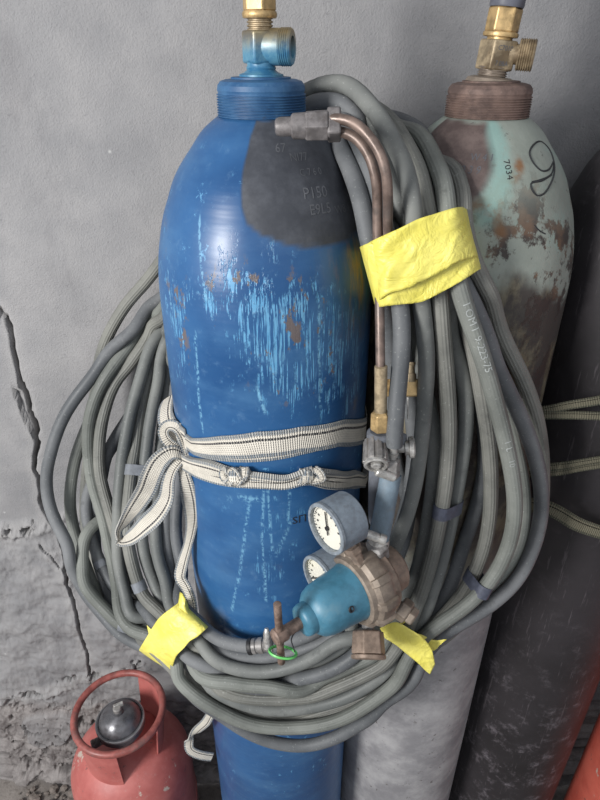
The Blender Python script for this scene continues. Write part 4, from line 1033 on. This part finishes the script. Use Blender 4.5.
# adjusting screw, hub and T bar
MB().lathe([(.0058,0),(.0058,.0165),(.0072,.017),(.0078,.019),(.0078,.028),(.0065,.0295),(.001,.030)], O+A*.0705, A, 28).build('adjusting_screw', RUSTY, RG, ang=30)
tbk = O+A*.094; td = cdir(.05,-1,-.57); td = (td-A*td.dot(A)).normalized()
dd = (tbk-CAM); 
MB().lathe([(.0028,-.0405),(.0036,-.040),(.0036,.0375),(.0030,.0385)], tbk, td, 20).build('t_bar', RUSTY, RG, ang=40)
gn = cdir(.16,.97,.16); gx = (RIGHT-gn*RIGHT.dot(gn)).normalized(); gy = gn.cross(gx); gc = tbk+td*.0235+RIGHT*.002
m = MB(); seg = 48
rows = [[gc+(gx*cos(2*pi*k/seg)*1.35+gy*sin(2*pi*k/seg)*1.0)*r+gn*h for k in range(seg)] for r, h in ((.0084,.0009),(.0100,.0011),(.0104,0),(.0100,-.0011),(.0084,-.0009))]
m.quadgrid(rows, closed_u=True, closed_v=True); m.build('plastic_ring', GREEN, RG)
wr = spline([O+A*.079-XU*.006, O+A*.081-UP*.010, gc+RIGHT*.010+UP*.004, gc+RIGHT*.011], .002); MB().tube(wr, .0006, 6).build('tie_wire', INK, RG)
# gauges
def gauge(fc, name='pressure_gauge', needle=1.8, lens=True):
    ga_ = cdir(-.80,-.31,.52); gu = (UP-ga_*UP.dot(ga_)).normalized(); gs = ga_.cross(gu)   # gs points image-left/down side
    R0 = .0250
    g = MB().lathe([(.010,-.0315),(R0-.002,-.031),(R0,-.029),(R0,-.002),(R0-.0006,0),(R0-.0010,.001),(R0-.0028,.001),(R0-.0030,-.0030),(R0-.004,-.0034),(.001,-.0034)], fc, ga_, 56).build('pressure_gauge', GAUGE_CASE, RG, ang=30)
    MB().lathe([(R0-.0034,-.0031),(R0-.0034,-.0028),(.001,-.0026)], fc, ga_, 48).build('dial_face', GAUGE_FACE, g)
    MB().lathe([(R0-.0030,.0014),(R0-.0002,.0014),(R0+.0004,.0006),(R0+.0004,-.002),(R0-.003,-.002),(R0-.0030,.0014)], fc, ga_, 56, cap=False).build('gauge_rim', GAUGE_RIM, g, ang=30)
    tk = MB(); f = fc+ga_*-.0022
    rt = lambda a: gu*cos(a)+gs*sin(a)*-1
    for i in range(31):
        a = radians(-135+270*i/30); d1 = rt(a); d2 = ga_.cross(d1); ln = .0028 if i % 5 == 0 else .0015
        tk.box(f+d1*(.0205-ln/2), d1*ln/2, d2*(.0003 if i % 5 else .0005), ga_*.0001)
    for i, a in enumerate((-100,-70,-40,40,70,100)):
        d1 = rt(radians(a)); tk.box(f+d1*.0150, d1*.0011, ga_.cross(d1)*.0008, ga_*.0001)
    tk.build('dial_scale', INK, g, smooth=False)
    nd = MB(); d1 = rt(needle); d2 = ga_.cross(d1); nd.box(f+ga_*.0012+d1*.005, d1*.0125, d2*.0007, ga_*.0003); nd.lathe([(.0022,0),(.0022,.0022),(.0005,.0024)], f, ga_, 16)
    nd.build('gauge_needle', INK, g, ang=30)
    rd = MB(); 
    for k in range(8):
        d1 = rt(radians(45+k*4)); rd.box(f+d1*.0178, d1*.0006, ga_.cross(d1)*.0007, ga_*.0001)
    rd.build('dial_marks', m_simple('yellow_green_mark', srgb(176,176,80), .5, 0, .1, 0), g, smooth=False)
    gm = MB(); gm.keep = True; gf = fc+ga_*.0002; gm.v = [tuple(gf+(gu*cos(2*pi*k/48)-gs*sin(2*pi*k/48)*-1)*(R0-.003)) for k in range(48)]; gm.fan(list(range(48))); gm.build('gauge_glass', GLASS, g)
    return ga_
def m_glass():
    m_ = bpy.data.materials.new('thin_glass'); m_.use_nodes = True; t = m_.node_tree; t.nodes.clear()
    o = t.nodes.new('ShaderNodeOutputMaterial'); mx = t.nodes.new('ShaderNodeMixShader'); tr = t.nodes.new('ShaderNodeBsdfTransparent'); gl = t.nodes.new('ShaderNodeBsdfGlossy')
    gl.inputs['Roughness'].default_value = .12; fr = t.nodes.new('ShaderNodeFresnel'); fr.inputs[0].default_value = 1.45
    t.links.new(fr.outputs[0], mx.inputs[0]); t.links.new(tr.outputs[0], mx.inputs[1]); t.links.new(gl.outputs[0], mx.inputs[2]); t.links.new(mx.outputs[0], o.inputs[0]); return m_
GLASS = m_glass()
g1 = at(326,529,.412); gax1 = gauge(g1, needle=.25)
g2 = at(319,579,.432); gauge(g2, needle=-1.8)
MB().lathe([(.006,0),(.006,.008),(hexa(.0075),.009),(hexa(.0075),.016),(.006,.017),(.006,.03)], g1-gax1*.026-UP*.020, -UP+BACK*-.5+RIGHT*.5, 6).build('gauge_stem', BRONZE_NUT, RG, smooth=False, bevel=.0006)
MB().lathe([(.006,0),(.006,.030)], g2-gax1*.030, RIGHT-BACK*.3, 16).build('gauge_stem', BRASS_OLD, RG)
# top inlet hex, side nut and bottom nut
ti = at(377,545,.432); tdn = dvec((377,545,.432),(381,575,.445))
MB().lathe([(.0080,-.002),(hexa(.0100),0),(hexa(.0102),.016),(.0102,.018),(.0085,.019),(.0085,.034)], ti, tdn, 6, ref=RIGHT, a0=.35).build('inlet_nut', STEEL, RG, smooth=False, bevel=.001)
sn = at(393,602,.446); sdn = (cdir(.80,-.52,.30))
MB().lathe([(.0065,-.012),(.0065,.008),(.009,.0085)], sn, sdn, 24).build('outlet_stem', BRONZE_NUT, RG)
MB().lathe([(.0110,.008),(hexa(.0112),.0095),(hexa(.0112),.0185),(.0108,.020)], sn, sdn, 6, a0=.2).build('outlet_nut', BRASS_DULL, RG, smooth=False, bevel=.001)
MB().lathe([(.0085,.0198),(hexa(.0092),.0202),(hexa(.0090),.0265),(.008,.028)], sn, sdn, 6, a0=.6).build('outlet_plug', BRASS_DULL, RG, smooth=False, bevel=.001)
bn = at(368,625,.428); bdn = cdir(-.03,-.90,.42)
MB().lathe([(.0065,-.020),(.0065,.014)], bn, bdn, 24).build('lower_stem', STEEL, RG)
MB().lathe([(.0125,.0050),(hexa(.0148),.0065),(hexa(.0158),.0280),(.0150,.0290)], bn, bdn, 6, a0=.35).build('union_nut', BRONZE_NUT, RG, smooth=False, bevel=.0012)
MB().lathe([(.0165,.0285),(.0180,.0295),(.0180,.0325),(.0165,.0335),(.008,.0335)], bn, bdn, 36).build('nut_collar', BRONZE_NUT, RG)

# ------------------------------------------------------------------ light
def area(name, loc, tgt, size, power, colr=(1,1,1)):
    l = bpy.data.lights.new(name, 'AREA'); l.shape = 'RECTANGLE'; l.size = size[0]; l.size_y = size[1]; l.energy = power; l.color = colr
    o = bpy.data.objects.new(name, l); col.objects.link(o); o.location = loc; o.rotation_euler = (V(tgt)-V(loc)).to_track_quat('-Z', 'Y').to_euler(); return o
area('window_light', (-1.35,-.75,1.75), (-.15,.70,.90), (.45,.7), 52, (1,.985,.96))
area('fill_light', (.6,-1.6,2.4), (0,.6,.9), (2.2,1.6), 9, (.95,.98,1))
wd = bpy.data.worlds.new('world'); bpy.context.scene.world = wd; wd.use_nodes = True
wd.node_tree.nodes['Background'].inputs[0].default_value = (.88,.92,1.,1); wd.node_tree.nodes['Background'].inputs[1].default_value = .47
bpy.context.scene.view_settings.view_transform = 'Standard'
